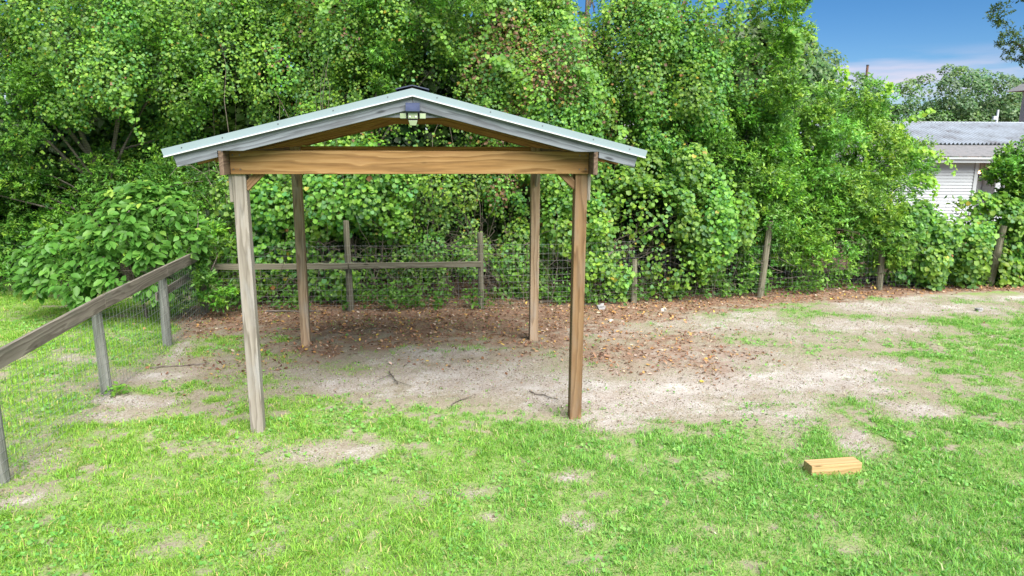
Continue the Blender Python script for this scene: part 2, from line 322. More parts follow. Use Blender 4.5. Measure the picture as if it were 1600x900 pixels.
# leaf templates: (across, along, out of plane), faces
T_VINE = (np.array([(0, .04, 0), (-.44, .08, .10), (-.42, .66, .11), (0, .93, -.05), (.42, .66, .11), (.44, .08, .10)]), [(0, 3, 2, 1), (0, 5, 4, 3)])
T_NARROW = (np.array([(0, 0, 0), (-.2, .5, .05), (0, 1, -.06), (.2, .5, .05)]), [(0, 2, 1), (0, 3, 2)])
T_OVAL = (np.array([(0, 0, 0), (-.27, .35, .06), (-.2, .75, .04), (0, 1, -.06), (.2, .75, .04), (.27, .35, .06)]), [(0, 3, 2, 1), (0, 5, 4, 3)])
T_KITE = (np.array([(0, .02, 0), (-.45, .42, .09), (0, .92, -.05), (.45, .42, .09)]), [(0, 2, 1), (0, 3, 2)])
def unit(a): return a / (np.linalg.norm(a, axis=-1, keepdims=True) + 1e-9)
def leaves(name, pos, nrm, tip, size, col, tmpl, mat, parent=None):
    tv, tf = tmpl; n = unit(nrm); d = unit(tip - n * (tip * n).sum(1, keepdims=True)); a = np.cross(d, n)
    V = pos[:, None] + (a[:, None] * tv[None, :, :1] + d[:, None] * tv[None, :, 1:2] + n[:, None] * tv[None, :, 2:]) * size[:, None, None]
    k = len(tv); nb = len(pos); F = np.concatenate([np.asarray(f).ravel() for f in tf]); lt = np.array([len(f) for f in tf])
    FF = (np.arange(nb)[:, None] * k + F[None]).ravel()
    return mesh_np(name, V.reshape(-1, 3), FF, np.tile(lt, nb), mat, parent, tint=np.repeat(col, k, 0))
def pick_col(rg, n, pal, w):
    pal = np.asarray(pal); i = rg.choice(len(pal), n, p=np.asarray(w) / np.sum(w)); return pal[i] * rg.uniform(.84, 1.18, (n, 1)) * rg.uniform(.94, 1.06, (n, 3))

# ------------------------------------------------------------------ ground sheet
def axis(a, b, step, lo, hi, g=1.22):
    c = list(np.arange(a, b + 1e-6, step)); s = step
    while c[-1] < hi: s *= g; c.append(c[-1] + s)
    s = step
    while c[0] > lo: s *= g; c.insert(0, c[0] - s)
    return np.array(c)
gx = axis(-12, 13, .07, -900, 900); gy = axis(3.8, 16.5, .07, -60, 1500)
GX, GY = np.meshgrid(gx, gy); GZ = gz(GX, GY) * np.exp(-np.maximum(0, np.abs(GX) - 14) / 20)
b_, l_, g_, n_ = cover(GX, GY)
nx, ny = len(gx), len(gy); idx = np.arange(nx * ny).reshape(ny, nx)
quads = np.stack([idx[:-1, :-1], idx[:-1, 1:], idx[1:, 1:], idx[1:, :-1]], -1).reshape(-1, 4)
gr = mesh_np('ground', np.stack([GX, GY, GZ], -1).reshape(-1, 3), quads.ravel(), np.full(len(quads), 4), 'ground', None,
             tint=np.stack([b_, l_, g_], -1).reshape(-1, 3), smooth=True, attr='cover')
tag(gr, kind='structure')

# grass blades
rg = np.random.default_rng(11)
def scatter(n, x0, x1, y0, y1):
    return rg.uniform(x0, x1, n), rg.uniform(y0, y1, n)
def in_view(x, y): return (np.abs(x) < .73 * y + 2.0)
GRASS = [(.16, .365, .065), (.205, .44, .075), (.26, .48, .105), (.145, .33, .095), (.42, .42, .23)]
def grass(name, n, box, hmin, hmax, wid, label, power=1.0, tufts=False):
    x, y = scatter(n, *box); keep = in_view(x, y); x, y = x[keep], y[keep]
    b, l, g, n3 = cover(x, y)
    far = np.clip((9.5 / np.maximum(y, 4)) ** 1.1, .35, 1)
    tuftn = fbm(x + 3, y + 77, 2.6, 3)
    keep = rg.random(len(x)) < (g ** power) * far * np.clip(.35 + 1.3 * (tuftn - .25), .15, 1)
    out = (np.abs(x) > 0) & ~((x < -6.2) & (y > 14.5) & (x > -8))
    x, y, g, tuftn, n3 = [q[keep & out] for q in (x, y, g, tuftn, n3)]
    if tufts:
        k = 9; x = np.repeat(x, k); y = np.repeat(y, k); g = np.repeat(g, k); tuftn = np.repeat(tuftn, k); n3 = np.repeat(n3, k)
        x = x + rg.normal(0, .03, len(x)); y = y + rg.normal(0, .03, len(x))
    m = len(x); z = gz(x, y) - .004
    h = rg.uniform(hmin, hmax, m) * (.55 + .6 * g) * (.7 + .7 * tuftn); a = rg.uniform(0, 2 * np.pi, m); lean = rg.uniform(.35, 1.5, m)
    dx, dy = np.cos(a) * h * lean, np.sin(a) * h * lean; w = rg.uniform(.7, 1.4, m) * wid
    sa = a + np.pi / 2 + rg.uniform(-.6, .6, m); px, py = np.cos(sa) * w, np.sin(sa) * w
    if not tufts:                                              # short turf: one bent sliver per blade
        V = np.stack([np.stack([x - px, y - py, z], 1), np.stack([x + px, y + py, z], 1), np.stack([x + dx, y + dy, z + h * np.clip(1.15 - .45 * lean, .35, 1)], 1)], 1).reshape(-1, 3)
        warm = sst(-1.5, 4.5, -x + (9 - y) * .45 + (n3 - .5) * 6)[:, None]
        col = pick_col(rg, m, GRASS, [4, 4, 2.4, 2.6, 1.0]); col = col * (1 - warm) + col * np.array([1.25, 1.08, .8]) * warm
        tag(mesh_np(name, V, np.arange(m * 3), np.full(m, 3), 'grass_blade', None, tint=np.repeat(col, 3, 0)), label, 'grass', kind='stuff'); return m
    b0 = np.stack([x - px, y - py, z], 1); b1 = np.stack([x + px, y + py, z], 1)
    mx_, my_, mz_ = x + dx * .4, y + dy * .4, z + h * .62
    m0 = np.stack([mx_ - px * .8, my_ - py * .8, mz_], 1); m1 = np.stack([mx_ + px * .8, my_ + py * .8, mz_], 1)
    tp = np.stack([x + dx, y + dy, z + h * np.clip(1.15 - .45 * lean, .35, 1)], 1)
    V = np.stack([b0, b1, m1, m0, tp], 1).reshape(-1, 3)
    F = (np.arange(m)[:, None] * 5 + np.array([0, 1, 2, 3, 3, 2, 4])[None]).ravel()
    warm = sst(-1.5, 4.5, -x + (9 - y) * .45 + (n3 - .5) * 6)[:, None]
    col = pick_col(rg, m, GRASS, [4, 4, 2.4, 2.6, 1.1])
    col = col * (1 - warm) + col * np.array([1.25, 1.08, .8]) * warm
    o = mesh_np(name, V, F, np.tile([4, 3], m), 'grass_blade', None, tint=np.repeat(col, 5, 0))
    tag(o, label, 'grass', kind='stuff'); return m
ng = grass('lawn_grass', 2600000, (-12, 12.5, 4.2, 15), .014, .042, .0048, 'short patchy green lawn covering most of the yard')
ng2 = grass('grass_tufts', 39000, (-12, 12.5, 4.2, 15), .03, .08, .0042, 'taller grass tufts sprinkled over the lawn', 1.2, True)

# clover and broad-leaved weeds in the turf
nW = 60000; x, y = scatter(nW, -9, 9, 4.2, 13); b, l, g, n3 = cover(x, y); keep = (rg.random(nW) < g * sst(.48, .68, fbm(x + 21, y + 8, 1.7, 3))) & in_view(x, y); x, y = x[keep], y[keep]; nW = len(x)
o = leaves('lawn_weeds', np.stack([x, y, gz(x, y) + rg.uniform(.012, .035, nW)], 1), rg.normal(0, .4, (nW, 3)) + (0, -.1, 1), rg.normal(0, 1, (nW, 3)), rg.uniform(.025, .055, nW), pick_col(rg, nW, [(.13, .34, .07), (.19, .42, .09), (.25, .46, .12)], [1, 1, 1]), T_KITE, 'grass_blade')
tag(o, 'low broad-leaved weeds growing among the lawn grass', 'weeds', kind='stuff')
# fallen leaves
nL = 52000; x, y = scatter(nL, -7, 13, 7.5, 17.5); b, l, g, n3 = cover(x, y); keep = (rg.random(nL) < np.clip(l, 0.006, 1) ** 1.2) & in_view(x, y)
x, y = x[keep], y[keep]; nL = len(x)
pos = np.stack([x, y, gz(x, y) + rg.uniform(.004, .03, nL)], 1)
col = pick_col(rg, nL, [(.26, .14, .08), (.16, .085, .055), (.34, .21, .13), (.45, .26, .09), (.58, .42, .09), (.45, .36, .28)], [4, 4, 3, 1.6, .35, 1])
o = leaves('leaf_litter', pos, rg.normal(0, .45, (nL, 3)) + (0, 0, 1), rg.normal(0, 1, (nL, 3)), rg.uniform(.03, .08, nL), col, T_OVAL, 'dead_leaf')
tag(o, 'brown fallen leaves strewn along the back fence and under the shelter', 'leaf litter', kind='stuff')
# crumbs, twigs and pebbles on the bare soil
nC = 70000; x, y = scatter(nC, -6, 9, 4.6, 14.5); b, l, g, n3 = cover(x, y); keep = (rg.random(nC) < np.maximum(b, .12) * .8) & in_view(x, y); x, y = x[keep], y[keep]; nC = len(x)
col = pick_col(rg, nC, [(.16, .11, .08), (.3, .22, .14), (.10, .07, .05), (.5, .45, .38)], [3, 3, 2, 1])
o = leaves('soil_debris', np.stack([x, y, gz(x, y) + .006], 1), rg.normal(0, .35, (nC, 3)) + (0, 0, 1), rg.normal(0, 1, (nC, 3)), rg.uniform(.012, .042, nC), col, T_NARROW, 'dead_leaf')
tag(o, 'small dry debris scattered over the bare sandy ground', 'debris', kind='stuff')

# dry straw and thin sprigs left on the worn ground
nS = 150000; x, y = scatter(nS, -7, 11, 5, 15); b, l, g, n3 = cover(x, y); keep = (rg.random(nS) < np.clip((1 - g) * (1 - .7 * l), 0, 1) * sst(.35, .65, fbm(x + 31, y + 3, 3.1, 3))) & in_view(x, y); x, y = x[keep], y[keep]; nS = len(x)
z = gz(x, y) + .002; a = rg.uniform(0, 6.283, nS); ln = rg.uniform(.012, .05, nS); w_ = rg.uniform(.0015, .0035, nS); hz = rg.uniform(.003, .022, nS)
V = np.stack([np.stack([x - np.sin(a) * w_, y + np.cos(a) * w_, z], 1), np.stack([x + np.sin(a) * w_, y - np.cos(a) * w_, z], 1), np.stack([x + np.cos(a) * ln, y + np.sin(a) * ln, z + hz], 1)], 1).reshape(-1, 3)
o = mesh_np('dry_straw', V, np.arange(nS * 3), np.full(nS, 3), 'dead_leaf', None, tint=np.repeat(pick_col(rg, nS, [(.36, .29, .18), (.24, .18, .11), (.48, .42, .3), (.17, .27, .07), (.12, .09, .06)], [3, 3, 2, 3, 2]), 3, 0))
tag(o, 'thin dry straw and sprigs over the worn ground', 'straw', kind='stuff')

# ------------------------------------------------------------------ shelter
YAW = R(6.783); SH = empty('wooden_shelter', (-1.064, 7.8806, 0), YAW)
tag(SH, 'open timber shelter with four posts and shallow metal gable roof', 'shelter')
W, D, ZB, ZT = 3.697, 3.401, 2.904, 3.150; PW = .14; OV = .27
def vertical(name, x, y, z0, z1, w, d, mat, parent, bev=.006):
    return board(name, (x, y, z0), (x, y, z1), d, w, mat, parent, up=(1, 0, 0), bev=bev)
posts = {}
for i, (a, b, mt) in enumerate(((-W / 2, 0, 'wood_post_grey'), (W / 2, 0, 'wood_post'), (-W / 2, D, 'wood_post_rear_lifted'), (W / 2, D, 'wood_post_rear_lifted'))):
    posts[i] = vertical('post', a, b + PW / 2, -.05, ZT - .004, PW, PW, mt, SH)
posts[0]['label'] = 'grey weathered front left post'
B = .038
board('front_beam', (-W / 2 - .068, -B / 2 - .001, (ZB + ZT) / 2), (W / 2 + .068, -B / 2 - .001, (ZB + ZT) / 2), B, ZT - ZB, 'wood_beam', SH)
board('back_beam', (-W / 2 - .068, D + PW + B / 2 + .001, (ZB + ZT) / 2), (W / 2 + .068, D + PW + B / 2 + .001, (ZB + ZT) / 2), B, ZT - ZB, 'wood_inner', SH)
SX = W / 2 + .07 + .024
for s in (-1, 1):
    board('side_beam', (s * SX, -OV, (ZB + ZT) / 2), (s * SX, D + PW + OV, (ZB + ZT) / 2), .046, ZT - ZB, 'wood_end', SH)
    for y0, y1 in ((PW + .001, PW + .34), (D - .001, D - .34)):          # knee braces below the side beams
        board('knee_brace', (s * (W / 2), y0, ZB - .34), (s * (W / 2), y1, ZB - .004), .04, .09, 'wood_post_grey', SH, up=(0, 0, 1))
    for y in (PW * .5, D + PW * .5):                                       # knee braces across the ends
        x0 = s * (W / 2 - PW / 2 - .001)
        board('knee_brace', (x0 + s * .02, y, ZB - .15), (x0 - s * .165, y, ZB + .03), .075, .085, 'wood_post', SH, up=(0, 0, 1))
    vertical('cleat', s * (W / 2 + PW / 2 + .021), PW / 2, ZB - .30, ZB - .003, .04, .1, 'wood_post_grey', SH)
# trusses
SL = .25; ang = math.atan(SL); ZP = 3.579; RD = .142; ST = 2.37; cs, sn = math.cos(ang), math.sin(ang)
def rafter_poly(notch):
    pts = [(0, 0)]
    nb = ST * 1.0
    xa = (ZP - ZT) / SL
    if notch: pts += [(xa, -xa * SL), (SX + .03, ZT - ZP), (SX + .03, -(SX + .03) * SL)]
    bx, bz = nb, -nb * SL
    vd = RD * cs
    pts += [(bx, bz), (bx + sn * vd, bz + cs * vd)]
    pts += [(0, RD)]
    return [(x * cs - z * sn, x * sn + z * cs) for x, z in pts]            # turned so local x runs down the slope
ys = list(np.linspace(-OV + .02, D + PW + OV - .02, 7))
for k, y in enumerate(ys):
    mt = 'wood_grey' if k == 0 else 'wood_inner'
    for s in (-1, 1):
        M = Matrix.Translation((0, y, ZP)) @ (Matrix.Rotation(math.pi, 4, 'Z') if s < 0 else Matrix.Identity(4)) @ Matrix.Rotation(ang, 4, 'Y')
        M = M @ Matrix.Translation((.0015, 0, 0))
        prism('rafter', rafter_poly(True), .038, M, mt, SH)
    zg = 3.492; hw = (ZP - zg) / SL
    g_y = y + .019 + .008
    prism('gusset', [(-hw - .02, zg - ZP), (hw + .02, zg - ZP), (hw + .02, zg - ZP + .008), (.06, .07), (-.06, .07), (-hw - .02, zg - ZP + .008)], .014, Matrix.Translation((0, g_y, ZP)), mt, SH, .002)
# roof sheets, ribs folded into each sheet
ys0, ys1 = -OV - .035, D + PW + OV + .035; nsh = 5; sw = (ys1 - ys0) / nsh; RT = ST + .088
def roof_sheet(s, y0, y1):
    bm = bmesh.new(); prof = []
    n = 4
    for i in range(n):
        a = y0 + (y1 - y0) * i / n; st = (y1 - y0) / n
        prof += [(a, 0), (a + st * .62, 0), (a + st * .72, .019), (a + st * .9, .019)]
    prof.append((y1, 0))
    rows = []
    for x in (0.01, RT):
        rows.append([bm.verts.new((s * x, y, ZP + RD + .045 - x * SL + h)) for y, h in prof])
    for i in range(len(prof) - 1):
        bm.faces.new((rows[0][i], rows[0][i + 1], rows[1][i + 1], rows[1][i]) if s < 0 else (rows[0][i], rows[1][i], rows[1][i + 1], rows[0][i + 1]))
    return bm_obj('roof_sheet', bm, 'roof_dark', SH)
for s in (-1, 1):
    for k in range(nsh): roof_sheet(s, ys0 + .012 + k * (sw - .005), ys0 + .012 + (k + 1) * (sw - .005) - .002)
    for xx in (.35, 1.2, 2.1):                                              # purlins carrying the sheets
        z = ZP + RD - xx * SL + .0185
        board('purlin', (s * xx, ys0 + .02, z), (s * xx, ys1 - .02, z), .085, .034, 'wood_inner', SH, up=(s * SL, 0, 1))
# rake trim: pale metal strip with a turned white lip, both gables
for yy, sg in ((ys0 - .002, -1), (ys1 + .002, 1)):
    for s in (-1, 1):
        zt_, zb_ = ZP + RD + .064, ZP + RD - .006
        poly = [(0, zb_), (RT + .02, zb_ - (RT + .02) * SL), (RT + .04, zt_ - (RT + .02) * SL), (0, zt_)]
        o = prism('rake_trim', [(s * x, z) for x, z in poly], .006, Matrix.Translation((0, yy, 0)), 'trim_metal', SH, 0)
        poly = [(0, zb_ - .012), (RT + .018, zb_ - .012 - (RT + .018) * SL), (RT + .02, zb_ - .0005 - (RT + .02) * SL), (0, zb_ - .0005)]
        l = prism('lip', [(s * x, z) for x, z in poly], .022, Matrix.Translation((0, sg * .008, 0)), 'trim_lip', o, 0)
    # trim returns over the sheet edge
for s in (-1, 1):
    prism('ridge_cap', [(0, ZP + RD + .098), (s * .17, ZP + RD + .098 - .17 * SL + .004), (s * .17, ZP + RD + .090 - .17 * SL), (0, ZP + RD + .088)], ys1 - ys0 - .03, Matrix.Translation((0, (ys0 + ys1) / 2, 0)), 'roof_dark', SH, 0)
# screws in the posts and beams
def screw_heads(pts, parent):
    for q in pts:
        bm = bmesh.new(); bmesh.ops.create_cone(bm, cap_ends=True, segments=8, radius1=.008, radius2=.006, depth=.006)
        o = bm_obj('screw', bm, 'nail', parent); o.matrix_local = Matrix.Translation(q) @ Matrix.Rotation(R(90), 4, 'X')
screw_heads([(s_ * x_, ys0 - .006, ZP + RD + .035 - x_ * SL) for s_ in (-1, 1) for x_ in (.25, .8, 1.35, 1.9, 2.3)], SH)
screw_heads([(s_ * x_, -OV + .0, ZP + .05 - x_ * SL) for s_ in (-1, 1) for x_ in (.12, 1.93)], SH)
screw_heads([(sx * W / 2 + dx, -B - .004, z) for sx in (-1, 1) for dx in (-.035, .035) for z in (ZB + .05, ZB + .2)], SH)

# solar security light under the ridge
LT = empty('solar_light', (0, 0, 0)); LT.matrix_world = Matrix.Translation((-1.064, 7.8806, 0)) @ Matrix.Rotation(YAW, 4, 'Z') @ Matrix.Translation((.0, -OV - .003, 3.555))
tag(LT, 'small solar security light with three lamp heads under the roof peak', 'light')
board('mount', (-.05, -.012, .01), (.05, -.012, .01), .024, .10, 'lamp_black', LT)
def plate(name, c, sx, sz, mat, tiltx=0, roll=0, yaw=0, taper=1.0, th=.018, parent=LT):
    poly = [(-sx / 2 * taper, -sz / 2), (sx / 2 * taper, -sz / 2), (sx / 2, sz / 2), (-sx / 2, sz / 2)]
    return prism(name, poly, th, Matrix.Translation(c) @ Matrix.Rotation(yaw, 4, 'Z') @ Matrix.Rotation(tiltx, 4, 'X') @ Matrix.Rotation(roll, 4, 'Y'), mat, parent, .002)
plate('solar_panel', (0, -.075, .038), .145, .13, 'lamp_panel', R(-48), 0, 0, 1.0, .014)
def head(c, sx, sz, tilt, yaw, taper):
    h = plate('lamp_head', c, sx, sz, 'lamp_black', tilt, 0, yaw, taper, .03)
    l = plate('lens', (0, -.018, 0), sx - .008, sz - .01, 'lamp_lens', 0, 0, 0, taper, .012, h); return h, l
h, l = head((0, -.06, -.045), .105, .07, R(0), 0, 1.0)
for dx in (-.03, .03):
    bm = bmesh.new(); bmesh.ops.create_uvsphere(bm, u_segments=10, v_segments=6, radius=.010); oo = bm_obj('sensor_dome', bm, 'led_white', h, True); oo.location = (dx, -.026, -.012)
head((-.092, -.05, -.048), .075, .06, 0, R(-24), .95)
head((.092, -.05, -.048), .075, .06, 0, R(24), .95)
head((0, -.052, -.113), .098, .06, R(14), 0, .7)

# ------------------------------------------------------------------ left rail fence
FL = empty('rail_fence', (-5.27, 8.86, 0)); tag(FL, 'grey board rail fence with wire netting along the left of the lawn', 'fence')
def loc(p, base): return Vector(p) - Vector(base)
LB = (-5.27, 8.86, 0)
LP = [(-4.60, 4.02), (-4.94, 6.43), (-5.27, 8.86), (-5.50, 11.02), (-5.86, 13.30)]
def wire_net(parent, p, q, z0, z1, base, dv, zs, seed, off=(0, 0), r=.0017):
    rg2 = np.random.default_rng(seed); p = np.array([p[0] + off[0], p[1] + off[1]]); q = np.array([q[0] + off[0], q[1] + off[1]]); L = np.linalg.norm(q - p); n = int(L / dv); paths = []; rr = []
    def P(f, z): return (p[0] + (q[0] - p[0]) * f - base[0], p[1] + (q[1] - p[1]) * f - base[1], z)
    sag = lambda f: -.025 * math.sin(math.pi * f)
    for i in range(n + 1):
        f = (i + .5) / (n + 1); paths.append([P(f, z0), P(f + rg2.normal(0, .003), (z0 + z1) / 2), P(f + rg2.normal(0, .002), z1 + sag(f))]); rr.append(r)
    for z in zs:
        paths.append([P(f, z + sag(f) * (z - z0) / (z1 - z0) + rg2.normal(0, .004)) for f in np.linspace(0, 1, 7)]); rr.append(r * 1.15)
    o = tubes('wire_netting', paths, rr, 'wire', parent, 3); o['kind'] = 'stuff'; return o
zs_left = [.03, .13, .23, .33, .45, .57, .70, .84, .98, 1.1]
for i, (x, y) in enumerate(LP):
    if i in (0,): continue
    round_post('post', loc((x, y, -.05), LB), 1.27 if i < 4 else 1.3, .068 if i < 4 else .075, 'wood_fence_post' if i < 4 else 'wood_back_post', FL, (0.02 * ((i % 2) * 2 - 1), 0), i)
for i in range(4):
    a, b = LP[i], LP[i + 1]; d = Vector((b[0] - a[0], b[1] - a[1], 0)).normalized(); nrm = Vector((d.y, -d.x, 0))
    za, zb = (1.19, 1.215, 1.23, 1.225, 1.16)[i:i + 2]
    off = nrm * .088
    board('rail', loc((a[0], a[1], za), LB) + off - d * .0, loc((b[0], b[1], zb), LB) + off + d * (-.004), .038, .185, 'wood_fence', FL)
    if i >= 0: wire_net(FL, a, b, .02, 1.1, LB, .105, zs_left, 50 + i, (nrm.x * .07, nrm.y * .07), .0022)
# lower rail running on from the corner
board('rail', loc((-5.62, 11.05, .80), LB), loc((-5.95, 13.3, .78), LB), .03, .13, 'wood_fence', FL)

# ------------------------------------------------------------------ back wire fence
BB = (-.6, 13.71, 0); FB = empty('wire_fence', BB); tag(FB, 'wire netting fence on old wooden posts along the overgrown back edge', 'fence')
BP = [(-3.12, 13.5, 1.74, .065), (-.6, 13.71, 1.5, .06), (2.49, 14.28, .9, .06), (5.27, 14.89, 1.62, .075), (8.2, 15.68, 1.1, .065), (11.0, 16.18, 1.4, .075)]
for i, (x, y, h, r) in enumerate(BP):
    round_post('post', loc((x, y, -.05), BB), h + .05, r, 'wood_back_post', FB, (-.02 if i != 3 else .10, .0) if i != 5 else (.12, 0), 20 + i)
pts = [(-5.9, 13.33)] + [(p[0], p[1]) for p in BP] + [(14, 16.7)]
for i in range(len(pts) - 1):
    wire_net(FB, pts[i], pts[i + 1], .02, 1.3 if i < 3 else 1.15, BB, .10, [.03, .12, .21, .31, .42, .54, .67, .8, .95, 1.1] + ([1.28] if i < 3 else []), 70 + i, (0, -.08), .0015 if i < 3 else .0008)
board('rail', loc((-5.85, 13.25, .885), BB), loc((-3.12, 13.41, .885), BB), .04, .11, 'wood_back_post', FB)
board('rail', loc((-3.10, 13.41, .89), BB), loc((-.6, 13.63, .90), BB), .04, .11, 'wood_back_post', FB)

# ------------------------------------------------------------------ cut timber block on the lawn
BK = board('timber_block', (2.97, 6.66, .062), (3.51, 6.75, .062), .15, .125, 'wood_fresh', None, bev=.004)
tag(BK, 'short fresh-cut square timber lying on the lawn', 'timber')

# ------------------------------------------------------------------ vegetation
GREEN_VINE = [(.135, .275, .034), (.185, .35, .042), (.09, .21, .042), (.24, .41, .058), (.115, .27, .08), (.42, .34, .05), (.30, .15, .06)]
W_VINE = [4, 4, 3, 2.4, 1.8, .12, .05]
GREEN_EVER = [(.085, .215, .028), (.12, .28, .035), (.17, .35, .045), (.065, .16, .032), (.24, .42, .05)]
W_EVER = [3, 4, 3, 2, 1.5]
GREEN_SHADE = [(.045, .10, .022), (.065, .13, .026), (.08, .15, .035)]  # greens darkened so the leaf colour carries the shade behind the fence
def sub_lobes(rg, bigs, n, rr, front=-.35):
    bigs = np.asarray(bigs, float); w = (bigs[:, 3] * bigs[:, 5] + bigs[:, 4] * bigs[:, 5]); w /= w.sum()
    out = []
    while len(out) < n:
        k = rg.choice(len(bigs), p=w); d = unit(rg.normal(0, 1, 3))
        if -d[1] * .9 + d[2] * .35 < front: continue
        c = bigs[k, :3] + bigs[k, 3:] * d * rg.uniform(.66, 1.12); out.append((*c, rg.uniform(*rr), *d))
    return np.array(out)
def foliage(parent, bigs, nsub, rr, n, kind, seed, size, pal=None, w=None, name='crown', brown=0, droop=.8, core=.25, lo=.05, mat=None, tilt=.55, flat=.8, base=(0, 0, 0), holes=0, tmpl=None):
    rg = np.random.default_rng(seed); L = sub_lobes(rg, bigs, nsub, rr)
    L = L[L[:, 2] > lo]
    p = L[:, 3] ** 2; p = p / p.sum()
    if kind in ('vine', 'oval'): M = n
    else: M = n // 9
    k = rg.choice(len(L), M, p=p); d = unit(rg.normal(0, 1, (M, 3)))
    dot = (d * L[k, 4:]).sum(1); flip = (dot < -.15) & (rg.random(M) < .8); d[flip] *= -1
    pos = L[k, :3] + d * L[k, 3:4] * np.array([1, 1, flat]) * (rg.uniform(.45, 1.08, (M, 1)) ** .6)
    nc = int(M * core)                                                     # leaves deeper inside the crown
    if nc:
        bg_ = np.asarray(bigs, float); kb = rg.integers(0, len(bg_), nc); dd = unit(rg.normal(0, 1, (nc, 3)) + (0, -.5, 0))
        pos[:nc] = bg_[kb, :3] + bg_[kb, 3:] * dd * rg.uniform(.3, .85, (nc, 1)); d[:nc] = dd
    pal = pal or (GREEN_VINE if kind == 'vine' else GREEN_EVER); w = w or (W_VINE if kind == 'vine' else W_EVER)
    lobe_t = rg.uniform(.8, 1.25, (len(L), 1)) * np.stack([rg.uniform(.82, 1.15, len(L)), np.ones(len(L)), rg.uniform(.8, 1.3, len(L))], 1)
    ok = pos[:, 2] > lo
    for px_, py_, ph_ in ((2.49, 14.28, .5), (5.3, 14.89, 1.5), (8.2, 15.68, .85), (11.05, 16.18, 1.15)):   # growth is trodden back round the fence posts
        ok &= ~((np.abs(pos[:, 0] - px_ * pos[:, 1] / py_) < .13) & (pos[:, 1] < py_ + .06) & (pos[:, 2] < ph_))
    if holes:                                                               # gaps between the drapes
        hn = fbm(pos[:, 0] * .8 + seed, pos[:, 2] * .7 + pos[:, 1] * .3, .75, 3); ok &= ~((hn < holes) & (rg.random(M) < .9))
    if kind in ('vine', 'oval'):
        col = pick_col(rg, M, pal, w) * lobe_t[k]
        if brown:
            hot = fbm(pos[:, 0] + 11, pos[:, 2] + seed, 1.1, 2); bb = (rg.random(M) < brown * sst(.45, .7, hot) * 3)
            col[bb] = pick_col(rg, int(bb.sum()), [(.22, .125, .075), (.28, .17, .10), (.15, .085, .05), (.36, .25, .07)], [3, 2, 2, 1])
        nrm = d * .5 + np.array([0, -.5, tilt]) + rg.normal(0, .30, (M, 3)); tip = rg.normal(0, .75, (M, 3)) + d * .3 + np.array([0, -.1, -droop])
        sz = rg.uniform(*size, M) * rg.choice([.7, 1, 1.15], M)
        pos, nrm, tip, sz, col = pos[ok], nrm[ok], tip[ok], sz[ok], col[ok]
        tm = T_KITE if kind == 'vine' else T_OVAL
    else:                                                                   # sprays of narrow leaves at twig ends
        K = 9; tw = unit(d * .8 + np.array([0, -.25, .35]) + rg.normal(0, .45, (M, 3))); pos, tw, k = pos[ok], tw[ok], k[ok]; M = len(pos)
        col = np.repeat(pick_col(rg, M, pal, w) * lobe_t[k], K, 0) * rg.uniform(.8, 1.22, (M * K, 1))
        f = np.tile(np.linspace(0, 1, K), M)[:, None]; T = np.repeat(tw, K, 0); sz = rg.uniform(*size, M * K)
        pos = np.repeat(pos, K, 0) + T * (f * 1.7 - .9) * sz[:, None]; tip = T * (.35 + .6 * f) + rg.normal(0, .62, (M * K, 3)); nrm = rg.normal(0, .55, (M * K, 3)) + np.array([0, -.25, .75])
        tm = T_NARROW if kind == 'narrow' else T_OVAL
    o = leaves(name, pos - np.asarray(base), nrm, tip, sz, col, tmpl or tm, mat or ('leaf' if kind == 'vine' else 'leaf_glossy'), parent)
    o['kind'] = 'stuff'; return o
def trunk(parent, base, top, r0, limbs, seed, mat='bark', name='trunk'):
    rg = np.random.default_rng(seed); b, t_ = np.array(base, float), np.array(top, float); f = np.linspace(0, 1, 9)[:, None]
    P = b + (t_ - b) * f + np.cumsum(rg.normal(0, .04, (9, 3)), 0) * np.array([1, 1, .2]); P[0] = b
    paths, rad = [P], [r0 * (1 - .75 * f[:, 0])]
    for q in limbs:
        s = P[rg.integers(3, 8)]; q = np.array(q, float); g = np.linspace(0, 1, 6)[:, None]
        paths.append(s + (q - s) * g + np.sin(g * np.pi) * rg.normal(0, .2, 3) + np.array([0, 0, .15]) * np.sin(g * np.pi)); rad.append(r0 * .38 * (1 - .8 * g[:, 0]))
    o = tubes(name, paths, rad, mat, parent, 8); return o
def wpos(*p): return p
def plant(name, label, cat, base, bigs, nsub, rr, n, kind, seed, size, trunk_r=.1, group=None, **kw):
    T = empty(name, base); tag(T, label, cat, group); bb = np.array(base, float)
    top = np.array(bigs[0][:3]); limbs = [np.array(b[:3]) - bb for b in bigs] + [np.array(b[:3]) - bb + np.array([s * b[3] * .6, -.2 * b[4], b[5] * .3]) for b in bigs for s in (-1, 1)]
    if trunk_r: trunk(T, (0, 0, -.05), top - bb, trunk_r, limbs, seed)
    foliage(T, bigs, nsub, rr, n, kind, seed + 1, size, base=base, **kw); return T
VT = 'vine_covered_tree'
TA = plant(VT, 'vine-smothered tree filling the upper left, left of the shelter roof', 'tree', (-8.8, 16.2, 0),
      [(-9.3, 15.2, 5.6, 2.6, 1.7, 1.9), (-6.7, 15.6, 5.6, 1.7, 1.4, 1.7), (-11.2, 14.8, 4.6, 1.6, 1.6, 2.3), (-9.0, 14.6, 3.9, .8, .7, 1.0), (-8.0, 16.6, 3.0, 2.4, .6, 1.8)], 230, (.2, .55), 84000, 'vine', 101, (.045, .085), flat=1.5, holes=.45)
